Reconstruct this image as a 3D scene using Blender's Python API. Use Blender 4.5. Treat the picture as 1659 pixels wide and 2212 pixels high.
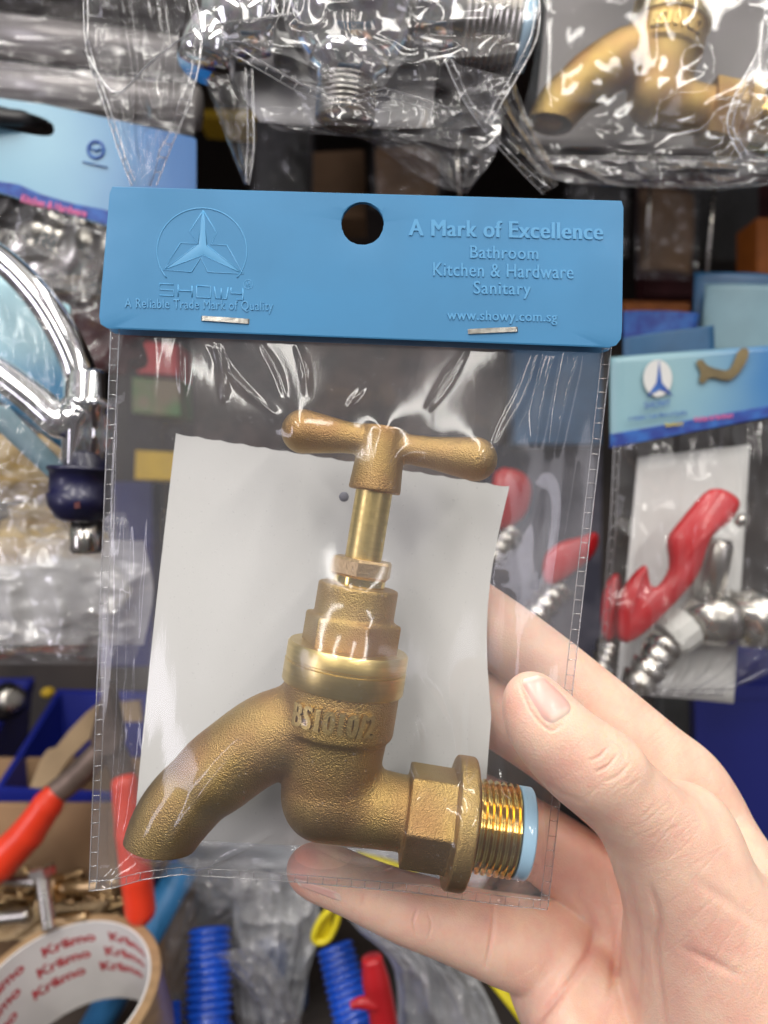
import bpy, math, random
import numpy as np
from mathutils import Vector, Matrix
from mathutils.bvhtree import BVHTree

# ------------------------------------------------------------------ camera, world, lamps, exposure
scene = bpy.context.scene
for o in list(bpy.data.objects):
    bpy.data.objects.remove(o)
COL = scene.collection
EYE = 1.4                                   # lens height above the shop floor, metres
cam = bpy.data.cameras.new('camera')
cam.sensor_fit = 'HORIZONTAL'; cam.sensor_width = 36.0; cam.lens = 36.0     # frame is as wide as it is far
cam.clip_start = 0.01; cam.clip_end = 50
cam.dof.use_dof = True; cam.dof.focus_distance = 0.170; cam.dof.aperture_fstop = 14.5
cam_ob = bpy.data.objects.new('camera', cam); COL.objects.link(cam_ob)
cam_ob.location = (0, 0, EYE); cam_ob.rotation_euler = (math.radians(90), 0, 0)
scene.camera = cam_ob

world = bpy.data.worlds.new('World'); scene.world = world; world.use_nodes = True
wt = world.node_tree; wn = wt.nodes; wl = wt.links
bg = wn['Background']
tc = wn.new('ShaderNodeTexCoord'); sep = wn.new('ShaderNodeSeparateXYZ')
wl.new(tc.outputs['Generated'], sep.inputs[0])
ramp = wn.new('ShaderNodeValToRGB')
mr = wn.new('ShaderNodeMapRange'); mr.inputs[1].default_value = -1; mr.inputs[2].default_value = 1
wl.new(sep.outputs['Z'], mr.inputs[0]); wl.new(mr.outputs[0], ramp.inputs[0])
ramp.color_ramp.elements[0].color = (0.10, 0.09, 0.085, 1)
ramp.color_ramp.elements[1].color = (0.62, 0.60, 0.58, 1)
e = ramp.color_ramp.elements.new(0.42); e.color = (0.13, 0.12, 0.125, 1)
e = ramp.color_ramp.elements.new(0.62); e.color = (0.25, 0.24, 0.25, 1)
vor = wn.new('ShaderNodeTexVoronoi'); vor.inputs['Scale'].default_value = 5.0
wl.new(tc.outputs['Generated'], vor.inputs['Vector'])
mixw = wn.new('ShaderNodeMix'); mixw.data_type = 'RGBA'; mixw.blend_type = 'MULTIPLY'
mixw.inputs[0].default_value = 0.7
bw = wn.new('ShaderNodeHueSaturation'); bw.inputs['Saturation'].default_value = 0.25
wl.new(vor.outputs['Color'], bw.inputs['Color'])
wl.new(ramp.outputs[0], mixw.inputs[6]); wl.new(bw.outputs[0], mixw.inputs[7])
wl.new(mixw.outputs[2], bg.inputs['Color'])
bg.inputs['Strength'].default_value = 1.3

def tube_lamp(x, y, z, length, watts):      # the shop's fluorescent tubes, running away behind the lens
    l = bpy.data.lights.new('fluorescent_tube', 'AREA')
    l.shape = 'RECTANGLE'; l.size = 0.13; l.size_y = length; l.energy = watts
    l.color = (1.0, 0.96, 0.90)
    o = bpy.data.objects.new('fluorescent_tube', l); COL.objects.link(o)
    o.location = (x, y, EYE + z)
for x, y, z, ln, w in ((-0.95, -2.1, 1.1, 3.0, 44), (-0.30, -0.62, 1.2, 1.5, 15), (0.34, -0.62, 1.2, 1.5, 14), (1.0, -2.1, 1.1, 3.0, 42)):
    tube_lamp(x, y, z, ln, w)

def window_lamp(loc, aim, w, h, watts, col):   # daylight from the open shop front, behind and to the side
    l = bpy.data.lights.new('shop_front', 'AREA'); l.shape = 'RECTANGLE'; l.size = w; l.size_y = h; l.energy = watts; l.color = col
    o = bpy.data.objects.new('shop_front', l); COL.objects.link(o); o.location = Vector(loc) + Vector((0, 0, EYE))
    o.rotation_euler = (Vector(aim) - Vector(loc)).to_track_quat('-Z', 'Y').to_euler()
window_lamp((-2.6, -1.6, 0.1), (0, 0.2, 0), 0.5, 1.8, 24, (0.92, 0.88, 1.0))
window_lamp((2.2, -2.2, 0.4), (0, 0.2, 0), 0.4, 1.4, 6, (0.95, 0.92, 1.0))

scene.view_settings.view_transform = 'Standard'
scene.view_settings.look = 'None'
scene.view_settings.exposure = 0.0
scene.view_settings.gamma = 1.0
scene.view_settings.use_curve_mapping = False
scene.render.engine = 'CYCLES'
scene.cycles.use_denoising = True
scene.cycles.max_bounces = 10
scene.cycles.transparent_max_bounces = 40
scene.cycles.glossy_bounces = 5
scene.cycles.caustics_reflective = False
scene.cycles.caustics_refractive = False
scene.cycles.sample_clamp_indirect = 6

# ------------------------------------------------------------------ helpers
D0 = 175.0                                   # mm from the lens to the tap's axis
rng = np.random.default_rng(7)

def P(px, py, d=D0):
    """The point d mm away from the lens that the photograph shows at (px, py) of its 1659 x 2212 view; mm."""
    return np.array([(px - 829.5) / 1659.0 * d, d, -(py - 1106.0) / 1659.0 * d])

def PL(pts, d=D0):
    return np.array([P(p[0], p[1], p[2] if len(p) > 2 else d) for p in pts])

ROOT = {}
def world_m(v):
    v = np.asarray(v, float) * 0.001
    return v + np.array([0, 0, EYE])

def tag(o, label, cat, group=None, kind=None):
    if label: o['label'] = label
    if cat: o['category'] = cat
    if group: o['group'] = group
    if kind: o['kind'] = kind
    return o

def thing(name, at_mm, label, cat, group=None, roty=0.0):
    o = bpy.data.objects.new(name, None); COL.objects.link(o)
    loc = world_m(at_mm); o.location = loc; o.rotation_euler = (0, roty, 0)
    o.empty_display_size = 0.01
    ROOT[o.name] = np.asarray(at_mm, float)
    return tag(o, label, cat, group)

def mesh_from(name, verts_m, faces, mat, smooth=True):
    me = bpy.data.meshes.new(name)
    if isinstance(faces, np.ndarray): faces = faces.tolist()
    me.from_pydata([tuple(map(float, v)) for v in verts_m], [], faces)
    me.validate(); me.update()
    if mat:
        for m in (mat if isinstance(mat, (list, tuple)) else [mat]): me.materials.append(m)
    if smooth:
        me.polygons.foreach_set('use_smooth', [True] * len(me.polygons))
    return me

def part(name, vf, mat, parent=None, smooth=True, label=None, local=False, cat=None, group=None, kind=None, sharp=None):
    """One mesh object from (verts in mm, faces). Under a parent it is written relative to that thing's base."""
    v, f = vf
    v = np.asarray(v, float)
    o = bpy.data.objects.new(name, None)
    if parent is not None:
        base = np.zeros(3) if local else ROOT[parent.name]
        me = mesh_from(name, (v - base) * 0.001, f, mat, smooth)
        o = bpy.data.objects.new(name, me); COL.objects.link(o); o.parent = parent
        ROOT[o.name] = ROOT[parent.name]
    else:
        base = (v.min(0) + v.max(0)) / 2
        me = mesh_from(name, (v - base) * 0.001, f, mat, smooth)
        o = bpy.data.objects.new(name, me); COL.objects.link(o)
        o.location = world_m(base); ROOT[o.name] = base
    if sharp is not None:
        me.set_sharp_from_angle(angle=math.radians(sharp))
    tag(o, label, cat, group, kind)
    return o

def join(*vfs):
    V, F, n = [], [], 0
    for v, f in vfs:
        v = np.asarray(v, float).reshape(-1, 3)
        V.append(v)
        F += [tuple(int(i) + n for i in q) for q in f]
        n += len(v)
    return np.vstack(V), F

def move(vf, off):
    return np.asarray(vf[0], float) + np.asarray(off, float), vf[1]

def rot(vf, axis, deg, about=(0, 0, 0)):
    R = np.array(Matrix.Rotation(math.radians(deg), 3, Vector(axis)))
    a = np.asarray(about, float)
    return (np.asarray(vf[0], float) - a) @ R.T + a, vf[1]

def frame_of(t):
    t = t / (np.linalg.norm(t) + 1e-12)
    up = np.array([0, 0, 1.0]) if abs(t[2]) < 0.9 else np.array([0, 1.0, 0])
    a = np.cross(up, t); a /= np.linalg.norm(a)
    return a, np.cross(t, a)

def smooth_path(pts, n=None, closed=False):
    """Catmull-Rom through the points."""
    pts = np.asarray(pts, float)
    if len(pts) < 3 and not closed:
        n = n or 2
        t = np.linspace(0, 1, n)[:, None]
        return pts[0] * (1 - t) + pts[-1] * t
    m = len(pts)
    n = n or m * 8
    if closed:
        u = np.linspace(0, m, n, endpoint=False)
        i = np.floor(u).astype(int); f = (u - i)[:, None]
        g = lambda k: pts[(i + k) % m]
    else:
        ext = np.vstack([2 * pts[0] - pts[1], pts, 2 * pts[-1] - pts[-2]])
        u = np.linspace(0, m - 1 - 1e-9, n)
        i = np.floor(u).astype(int); f = (u - i)[:, None]
        g = lambda k: ext[i + 1 + k]
    p0, p1, p2, p3 = g(-1), g(0), g(1), g(2)
    return 0.5 * (2 * p1 + (p2 - p0) * f + (2 * p0 - 5 * p1 + 4 * p2 - p3) * f ** 2 + (3 * p1 - p0 - 3 * p2 + p3) * f ** 3)

def tube(path, r, seg=10, cap=True, closed=False, flat=1.0):
    path = np.asarray(path, float); n = len(path)
    r = np.broadcast_to(np.asarray(r, float), (n,))
    if closed:
        tan = np.roll(path, -1, 0) - np.roll(path, 1, 0)
    else:
        tan = np.gradient(path, axis=0)
    tan /= np.linalg.norm(tan, axis=1)[:, None] + 1e-12
    a, b = frame_of(tan[0])
    V = []
    ang = np.linspace(0, 2 * np.pi, seg, endpoint=False)
    for i in range(n):
        a = a - tan[i] * np.dot(a, tan[i]); a /= np.linalg.norm(a) + 1e-12
        b = np.cross(tan[i], a)
        V.append(path[i] + r[i] * (np.cos(ang)[:, None] * a + flat * np.sin(ang)[:, None] * b))
    V = np.vstack(V); F = []
    for i in range(n if closed else n - 1):
        j = (i + 1) % n
        for k in range(seg):
            k2 = (k + 1) % seg
            F.append((i * seg + k, i * seg + k2, j * seg + k2, j * seg + k))
    if cap and not closed:
        F.append(tuple(range(seg - 1, -1, -1)))
        F.append(tuple((n - 1) * seg + k for k in range(seg)))
    return V, F

def lathe(profile, axis='z', seg=48, cap=True):
    """profile: (h, r) pairs along the axis."""
    pr = np.asarray(profile, float); n = len(pr)
    ang = np.linspace(0, 2 * np.pi, seg, endpoint=False)
    V = []
    for h, r in pr:
        c, s = r * np.cos(ang), r * np.sin(ang); hh = np.full(seg, h)
        V.append(np.stack({'z': (c, s, hh), 'x': (hh, c, s), 'y': (s, hh, c)}[axis], 1))
    V = np.vstack(V)
    F = [(i * seg + k, i * seg + (k + 1) % seg, (i + 1) * seg + (k + 1) % seg, (i + 1) * seg + k) for i in range(n - 1) for k in range(seg)]
    if cap:
        F.append(tuple(range(seg - 1, -1, -1))); F.append(tuple((n - 1) * seg + k for k in range(seg)))
    return V, F

def prism(poly, y0, y1, bev=0.0):
    """poly: (x, z) outline, counter-clockwise seen from the lens; extruded from depth y0 (front) to y1."""
    p = np.asarray(poly, float); n = len(p)
    if bev > 0:
        d1 = np.roll(p, -1, 0) - p; d0 = p - np.roll(p, 1, 0)
        nn = np.stack([d1[:, 1] + d0[:, 1], -(d1[:, 0] + d0[:, 0])], 1)
        nn /= np.linalg.norm(nn, axis=1)[:, None] + 1e-9
        q = p - nn * bev
        rings = [(q, y0), (p, y0 + bev), (p, y1 - bev), (q, y1)]
    else:
        rings = [(p, y0), (p, y1)]
    V = np.vstack([np.stack([r[:, 0], np.full(n, y), r[:, 1]], 1) for r, y in rings])
    m = len(rings)
    F = [(i * n + k, (i + 1) * n + k, (i + 1) * n + (k + 1) % n, i * n + (k + 1) % n) for i in range(m - 1) for k in range(n)]
    F.append(tuple(range(n))); F.append(tuple((m - 1) * n + k for k in range(n - 1, -1, -1)))
    return V, F

def box(x0, x1, y0, y1, z0, z1, bev=0.0):
    return prism([(x0, z0), (x1, z0), (x1, z1), (x0, z1)], y0, y1, bev)

def sheet(grid, thick=0.0):
    """grid: (n, m, 3) points -> quads; with a thickness the sheet is doubled along +y and closed round its rim."""
    n, m, _ = grid.shape
    idx = np.arange(n * m).reshape(n, m)
    F = np.stack([idx[:-1, :-1], idx[1:, :-1], idx[1:, 1:], idx[:-1, 1:]], -1).reshape(-1, 4)
    V = grid.reshape(-1, 3)
    if not thick:
        return V, F.tolist()
    V2 = V + np.array([0, thick, 0])
    rim = np.concatenate([idx[:, 0], idx[-1, 1:], idx[::-1, -1][1:], idx[0, ::-1][1:-1]])
    F = F.tolist() + (F[:, ::-1] + n * m).tolist()
    for a, b in zip(rim, np.roll(rim, -1)):
        F.append([int(b), int(a), int(a) + n * m, int(b) + n * m])
    return np.vstack([V, V2]), F

def value_noise(shape, cells, seed):
    """Smooth noise on a grid in 0..1."""
    r = np.random.default_rng(seed)
    cy, cx = cells
    g = r.random((cy + 3, cx + 3))
    y = np.linspace(0, cy, shape[0]); x = np.linspace(0, cx, shape[1])
    yi = np.minimum(y.astype(int), cy - 1); xi = np.minimum(x.astype(int), cx - 1)
    fy = (y - yi)[:, None]; fx = (x - xi)[None, :]
    fy = fy * fy * (3 - 2 * fy); fx = fx * fx * (3 - 2 * fx)
    a = g[np.ix_(yi, xi)]; b = g[np.ix_(yi, xi + 1)]; c = g[np.ix_(yi + 1, xi)]; d = g[np.ix_(yi + 1, xi + 1)]
    return (a * (1 - fx) + b * fx) * (1 - fy) + (c * (1 - fx) + d * fx) * fy

def dist_to_path(xz, path):
    """distance of points (n,2) to a polyline (m,2) and the parameter 0..1 along it."""
    best = np.full(len(xz), 1e9); tt = np.zeros(len(xz))
    m = len(path) - 1
    for i in range(m):
        a, b = path[i], path[i + 1]; ab = b - a
        t = np.clip(((xz - a) @ ab) / (ab @ ab + 1e-12), 0, 1)
        d = np.linalg.norm(xz - a - t[:, None] * ab, axis=1)
        w = d < best
        best[w] = d[w]; tt[w] = (i + t[w]) / m
    return best, tt

# ---- implicit solids: round cones and friends, smoothly united, meshed with surface nets
class Solid:
    def __init__(self, lo, hi, h):
        self.h = h; self.lo = np.asarray(lo, float)
        self.n = np.ceil((np.asarray(hi, float) - self.lo) / h).astype(int) + 1
        self.f = np.full(self.n, 50.0, np.float32)
        self.ax = [self.lo[i] + h * np.arange(self.n[i]) for i in range(3)]
    def _win(self, lo, hi, m):
        s = []
        for i in range(3):
            a = int(np.clip(np.floor((lo[i] - m - self.lo[i]) / self.h), 0, self.n[i] - 1))
            b = int(np.clip(np.ceil((hi[i] + m - self.lo[i]) / self.h) + 1, a + 1, self.n[i]))
            s.append(slice(a, b))
        X = self.ax[0][s[0]][:, None, None]; Y = self.ax[1][s[1]][None, :, None]; Z = self.ax[2][s[2]][None, None, :]
        return tuple(s), X, Y, Z
    def _merge(self, s, d, k, cut):
        f = self.f[s]
        if cut:
            d = -d
            if k > 0:
                hh = np.clip(0.5 + 0.5 * (d - f) / k, 0, 1)
                self.f[s] = f * (1 - hh) + d * hh + k * hh * (1 - hh)
            else: self.f[s] = np.maximum(f, d)
        elif k > 0:
            hh = np.clip(0.5 + 0.5 * (f - d) / k, 0, 1)
            self.f[s] = f * (1 - hh) + d * hh - k * hh * (1 - hh)
        else:
            self.f[s] = np.minimum(f, d)
    def cone(self, a, b, ra, rb, k=2.0, cut=False, squash=None):
        a = np.asarray(a, float); b = np.asarray(b, float); R = max(ra, rb)
        s, X, Y, Z = self._win(np.minimum(a, b) - R, np.maximum(a, b) + R, k + 3 * self.h)
        ba = b - a; L = ba @ ba + 1e-9
        t = np.clip(((X - a[0]) * ba[0] + (Y - a[1]) * ba[1] + (Z - a[2]) * ba[2]) / L, 0, 1)
        d = np.sqrt((X - a[0] - t * ba[0]) ** 2 + (Y - a[1] - t * ba[1]) ** 2 + (Z - a[2] - t * ba[2]) ** 2) - (ra + t * (rb - ra))
        self._merge(s, d.astype(np.float32), k, cut)
    def chain(self, pts, rad, k=2.0):
        for i in range(len(pts) - 1):
            self.cone(pts[i], pts[i + 1], rad[i], rad[i + 1], k)
    def ellipsoid(self, c, r, k=2.0, cut=False):
        c = np.asarray(c, float); r = np.asarray(r, float)
        s, X, Y, Z = self._win(c - r, c + r, k + 3 * self.h)
        q = np.sqrt(((X - c[0]) / r[0]) ** 2 + ((Y - c[1]) / r[1]) ** 2 + ((Z - c[2]) / r[2]) ** 2)
        q2 = np.sqrt(((X - c[0]) / r[0] ** 2) ** 2 + ((Y - c[1]) / r[1] ** 2) ** 2 + ((Z - c[2]) / r[2] ** 2) ** 2) + 1e-9
        self._merge(s, (q * (q - 1) / q2).astype(np.float32), k, cut)
    def cyl(self, a, b, r, k=1.0, rnd=0.5, cut=False, sides=0, spin=0.0, r2=None):
        a = np.asarray(a, float); b = np.asarray(b, float)
        R = r * 1.2
        s, X, Y, Z = self._win(np.minimum(a, b) - R, np.maximum(a, b) + R, k + 3 * self.h)
        t = b - a; L = np.linalg.norm(t); t = t / L; e1, e2 = frame_of(t)
        dx, dy, dz = X - a[0], Y - a[1], Z - a[2]
        h = dx * t[0] + dy * t[1] + dz * t[2]
        u = dx * e1[0] + dy * e1[1] + dz * e1[2]; v = dx * e2[0] + dy * e2[1] + dz * e2[2]
        if sides:
            q = None
            for i in range(sides):
                an = spin + 2 * math.pi * i / sides
                g = u * math.cos(an) + v * math.sin(an)
                q = g if q is None else np.maximum(q, g)
            q = q - r + rnd
        else:
            q = np.sqrt(u * u + v * v) - (r if r2 is None else r + (r2 - r) * np.clip(h / L, 0, 1)) + rnd
        w = np.abs(h - L / 2) - L / 2 + rnd
        d = np.minimum(np.maximum(q, w), 0) + np.sqrt(np.maximum(q, 0) ** 2 + np.maximum(w, 0) ** 2) - rnd
        self._merge(s, d.astype(np.float32), k, cut)
    def mesh(self, relax=1):
        f = self.f; nx, ny, nz = f.shape
        neg = f < 0
        c = np.zeros((nx - 1, ny - 1, nz - 1), np.uint8)
        for i in (0, 1):
            for j in (0, 1):
                for l in (0, 1):
                    c += neg[i:nx - 1 + i, j:ny - 1 + j, l:nz - 1 + l]
        act = (c > 0) & (c < 8)
        cells = np.argwhere(act)
        ids = np.full(act.shape, -1, np.int64); ids[act] = np.arange(len(cells))
        acc = np.zeros((len(cells), 3)); cnt = np.zeros(len(cells))
        cor = [(i, j, l) for i in (0, 1) for j in (0, 1) for l in (0, 1)]
        val = {q: f[cells[:, 0] + q[0], cells[:, 1] + q[1], cells[:, 2] + q[2]] for q in cor}
        for q in cor:
            for ax in range(3):
                if q[ax]: continue
                q2 = tuple(1 if m == ax else q[m] for m in range(3))
                a, b = val[q], val[q2]
                m = (a < 0) != (b < 0)
                t = np.where(m, a / np.where(m, a - b, 1), 0)
                p = np.tile(np.array(q, float), (len(cells), 1)); p[:, ax] += t
                acc[m] += p[m]; cnt[m] += 1
        V = self.lo + (cells + acc / cnt[:, None]) * self.h
        F = []
        for ax in range(3):
            sl0 = [slice(None)] * 3; sl1 = [slice(None)] * 3
            sl0[ax] = slice(0, -1); sl1[ax] = slice(1, None)
            a, b = neg[tuple(sl0)], neg[tuple(sl1)]
            e = np.argwhere(a != b); inside = a[tuple(e.T)]
            o1, o2 = [m for m in range(3) if m != ax]
            ok = (e[:, o1] > 0) & (e[:, o2] > 0) & (e[:, o1] < f.shape[o1] - 1) & (e[:, o2] < f.shape[o2] - 1)
            e, inside = e[ok], inside[ok]
            def at(d1, d2):
                g = e.copy(); g[:, o1] -= d1; g[:, o2] -= d2
                return ids[g[:, 0], g[:, 1], g[:, 2]]
            q = np.stack([at(1, 1), at(0, 1), at(0, 0), at(1, 0)], 1)
            flip = inside if ax != 1 else ~inside
            q = np.where(flip[:, None], q, q[:, ::-1])
            F.append(q)
        F = np.vstack(F)
        for _ in range(relax):
            S = np.zeros_like(V); n = np.zeros(len(V))
            for i in range(4):
                a, b = F[:, i], F[:, (i + 1) % 4]
                np.add.at(S, a, V[b]); np.add.at(S, b, V[a]); np.add.at(n, a, 1); np.add.at(n, b, 1)
            V = 0.5 * V + 0.5 * S / n[:, None]
        return V, F.tolist()

def vnormals(V, F):
    F = np.asarray(F)
    n = np.cross(V[F[:, 2]] - V[F[:, 0]], V[F[:, 3]] - V[F[:, 1]])
    N = np.zeros_like(V)
    for i in range(4): np.add.at(N, F[:, i], n)
    return N / (np.linalg.norm(N, axis=1)[:, None] + 1e-12)

def text_mesh(s, size, bold=0.0, depth=0.1, spacing=1.0, res=3, bev=0.0):
    """Lettering as (verts in the x-z plane facing the lens, faces); size = cap height times about 1.4."""
    cu = bpy.data.curves.new('lettering', 'FONT'); cu.body = s; cu.size = size
    cu.extrude = depth; cu.offset = bold; cu.space_character = spacing; cu.resolution_u = res
    if bev: cu.bevel_depth = bev; cu.bevel_resolution = 1
    o = bpy.data.objects.new('lettering', cu); COL.objects.link(o)
    dg = bpy.context.evaluated_depsgraph_get(); ev = o.evaluated_get(dg); me = ev.to_mesh()
    v = np.array([x.co[:] for x in me.vertices]); f = [tuple(p.vertices) for p in me.polygons]
    ev.to_mesh_clear(); bpy.data.objects.remove(o); bpy.data.curves.remove(cu)
    v = np.stack([v[:, 0], -v[:, 2], v[:, 1]], 1)
    return v, f

def fit_text(s, x0, x1, zc, y, hgt=None, **k):
    v, f = text_mesh(s, 10.0, **k)
    lo, hi = v.min(0), v.max(0)
    sx = (x1 - x0) / (hi[0] - lo[0])
    sz = sx if hgt is None else hgt / (hi[2] - lo[2])
    out = v.copy()
    out[:, 0] = (v[:, 0] - lo[0]) * sx + x0
    out[:, 2] = (v[:, 2] - (lo[2] + hi[2]) / 2) * sz + zc
    out[:, 1] = v[:, 1] + y
    return out, f

# ------------------------------------------------------------------ materials
def new_mat(name):
    m = bpy.data.materials.new(name); m.use_nodes = True
    return m, m.node_tree.nodes, m.node_tree.links

def pmat(name, col, rough=0.5, metal=0.0, var=0.0, vscale=60, bump=0.0, bscale=900, detail=3, spec=0.5, rvar=0.0, col2=None, sss=0.0, coat=0.0, stretch=None):
    m, n, l = new_mat(name)
    b = n['Principled BSDF']
    b.inputs['Roughness'].default_value = rough; b.inputs['Metallic'].default_value = metal
    b.inputs['Specular IOR Level'].default_value = spec
    b.inputs['Coat Weight'].default_value = coat; b.inputs['Coat Roughness'].default_value = 0.08
    t = n.new('ShaderNodeTexCoord'); vec = t.outputs['Object']
    if stretch:
        mp = n.new('ShaderNodeMapping'); mp.inputs['Scale'].default_value = stretch
        l.new(vec, mp.inputs['Vector']); vec = mp.outputs[0]
    no = n.new('ShaderNodeTexNoise'); no.inputs['Scale'].default_value = vscale; no.inputs['Detail'].default_value = detail
    l.new(vec, no.inputs['Vector'])
    mx = n.new('ShaderNodeMix'); mx.data_type = 'RGBA'
    c2 = col2 or tuple(max(0, c * (1 - var)) for c in col)
    mx.inputs[6].default_value = (*col, 1); mx.inputs[7].default_value = (*c2, 1)
    r = n.new('ShaderNodeMapRange'); r.inputs[1].default_value = 0.38; r.inputs[2].default_value = 0.62
    l.new(no.outputs['Fac'], r.inputs[0]); l.new(r.outputs[0], mx.inputs[0]); l.new(mx.outputs[2], b.inputs['Base Color'])
    if rvar:
        rr = n.new('ShaderNodeMapRange'); rr.inputs[1].default_value = 0.3; rr.inputs[2].default_value = 0.7
        rr.inputs[3].default_value = max(0.02, rough - rvar); rr.inputs[4].default_value = min(1, rough + rvar)
        l.new(no.outputs['Fac'], rr.inputs[0]); l.new(rr.outputs[0], b.inputs['Roughness'])
    if bump:
        nb = n.new('ShaderNodeTexNoise'); nb.inputs['Scale'].default_value = bscale; nb.inputs['Detail'].default_value = 3
        l.new(vec, nb.inputs['Vector'])
        bp = n.new('ShaderNodeBump'); bp.inputs['Strength'].default_value = bump; bp.inputs['Distance'].default_value = 0.0004
        l.new(nb.outputs['Fac'], bp.inputs['Height']); l.new(bp.outputs[0], b.inputs['Normal'])
    if sss:
        b.inputs['Subsurface Weight'].default_value = sss
        b.inputs['Subsurface Radius'].default_value = (1.0, 0.35, 0.2); b.inputs['Subsurface Scale'].default_value = 0.003
    return m

def film_mat(name, base=0.055, edge=0.75, haze=0.05, rough=0.035, tint=(0.97, 0.97, 0.975), dust=0.0, bump=0.0, bscale=120, stretch=(1, 1, 0.35), power=3.5):
    """Clear soft PVC sheet: see-through, glossy, more mirror-like at a glancing angle, slightly milky."""
    m, n, l = new_mat(name)
    n.remove(n['Principled BSDF']); out = n['Material Output']
    tr = n.new('ShaderNodeBsdfTransparent'); tr.inputs[0].default_value = (*tint, 1)
    gl = n.new('ShaderNodeBsdfAnisotropic') if False else n.new('ShaderNodeBsdfGlossy'); gl.inputs['Roughness'].default_value = rough
    df = n.new('ShaderNodeBsdfDiffuse'); df.inputs[0].default_value = (0.75, 0.74, 0.76, 1)
    lw = n.new('ShaderNodeLayerWeight'); lw.inputs['Blend'].default_value = 0.5
    pw = n.new('ShaderNodeMath'); pw.operation = 'POWER'; pw.inputs[1].default_value = power
    l.new(lw.outputs['Facing'], pw.inputs[0])
    mr = n.new('ShaderNodeMapRange'); mr.inputs[3].default_value = base; mr.inputs[4].default_value = edge
    l.new(pw.outputs[0], mr.inputs[0])
    t = n.new('ShaderNodeTexCoord')
    m1 = n.new('ShaderNodeMixShader'); m1.inputs[0].default_value = haze
    l.new(tr.outputs[0], m1.inputs[1]); l.new(df.outputs[0], m1.inputs[2])
    no = n.new('ShaderNodeTexNoise'); no.inputs['Scale'].default_value = 28; no.inputs['Detail'].default_value = 5
    l.new(t.outputs['Object'], no.inputs['Vector'])
    hz = n.new('ShaderNodeMapRange'); hz.inputs[1].default_value = 0.35; hz.inputs[2].default_value = 0.7
    hz.inputs[3].default_value = haze * 0.55; hz.inputs[4].default_value = haze * 1.7
    l.new(no.outputs['Fac'], hz.inputs[0])
    hzo = hz.outputs[0]
    if dust:
        sp = n.new('ShaderNodeTexNoise'); sp.inputs['Scale'].default_value = 1500; sp.inputs['Detail'].default_value = 1
        l.new(t.outputs['Object'], sp.inputs['Vector'])
        g = n.new('ShaderNodeMapRange'); g.inputs[1].default_value = 0.70; g.inputs[2].default_value = 0.78; g.inputs[4].default_value = dust
        l.new(sp.outputs['Fac'], g.inputs[0])
        ad = n.new('ShaderNodeMath'); ad.operation = 'ADD'
        l.new(hzo, ad.inputs[0]); l.new(g.outputs[0], ad.inputs[1]); hzo = ad.outputs[0]
    l.new(hzo, m1.inputs[0])
    m2 = n.new('ShaderNodeMixShader')
    l.new(mr.outputs[0], m2.inputs[0]); l.new(m1.outputs[0], m2.inputs[1]); l.new(gl.outputs[0], m2.inputs[2])
    if bump:
        mp = n.new('ShaderNodeMapping'); mp.inputs['Scale'].default_value = stretch
        l.new(t.outputs['Object'], mp.inputs['Vector'])
        nb = n.new('ShaderNodeTexNoise'); nb.inputs['Scale'].default_value = bscale; nb.inputs['Detail'].default_value = 3
        nb.inputs['Distortion'].default_value = 0.6
        l.new(mp.outputs[0], nb.inputs['Vector'])
        bp = n.new('ShaderNodeBump'); bp.inputs['Strength'].default_value = bump; bp.inputs['Distance'].default_value = 0.001
        l.new(nb.outputs['Fac'], bp.inputs['Height']); l.new(bp.outputs[0], gl.inputs['Normal'])
    l.new(m2.outputs[0], out.inputs['Surface'])
    return m

M = {}
M['film'] = film_mat('clear_film', base=0.036, edge=0.6, dust=0.12, bump=0.08, bscale=120, rough=0.11, haze=0.04)
M['film_back'] = film_mat('clear_film_back', base=0.03, edge=0.4, haze=0.06, bump=0.1)
M['film_far'] = film_mat('crumpled_film', base=0.042, edge=0.6, haze=0.05, rough=0.10, bump=0.10, bscale=70)
M['seam'] = film_mat('welded_seam', base=0.22, edge=0.9, haze=0.16, rough=0.12, tint=(0.92, 0.92, 0.93), power=1.6)
M['cast'] = pmat('sand_cast_brass', (0.44, 0.30, 0.10), 0.40, 1.0, col2=(0.375, 0.215, 0.085), vscale=60, bump=0.85, bscale=2900, rvar=0.08)
M['cast_fine'] = pmat('raised_cast_brass', (0.56, 0.41, 0.155), 0.42, 1.0, var=0.1, vscale=100, bump=0.35, bscale=2500)
M['machined'] = pmat('machined_brass', (0.70, 0.53, 0.21), 0.36, 1.0, var=0.12, vscale=90, bump=0.06, bscale=900, rvar=0.05, stretch=(1, 1, 10))
M['bright_brass'] = pmat('bright_turned_brass', (0.80, 0.60, 0.20), 0.16, 1.0, var=0.15, vscale=200, bump=0.05)
M['pink_brass'] = pmat('pale_cast_brass', (0.62, 0.44, 0.24), 0.38, 1.0, var=0.1, vscale=200, bump=0.25, bscale=1200)
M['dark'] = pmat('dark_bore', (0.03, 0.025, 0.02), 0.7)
M['blue_pvc'] = pmat('pale_blue_pvc_washer', (0.36, 0.58, 0.74), 0.45, var=0.05, spec=0.4)
M['card_blue'] = pmat('matt_blue_card', (0.044, 0.208, 0.405), 0.45, var=0.10, vscale=38, bump=0.02, bscale=1400, spec=0.4, rvar=0.10, detail=6)
M['emboss'] = pmat('embossed_blue', (0.088, 0.30, 0.53), 0.4, var=0.05, spec=0.4)
M['steel'] = pmat('staple_steel', (0.62, 0.60, 0.55), 0.3, 1.0, var=0.3, vscale=500, bump=0.2)
M['paper'] = pmat('white_paper_card', (0.66, 0.655, 0.63), 0.75, var=0.025, vscale=18, bump=0.04, bscale=2500, spec=0.2)
M['skin'] = None
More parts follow.
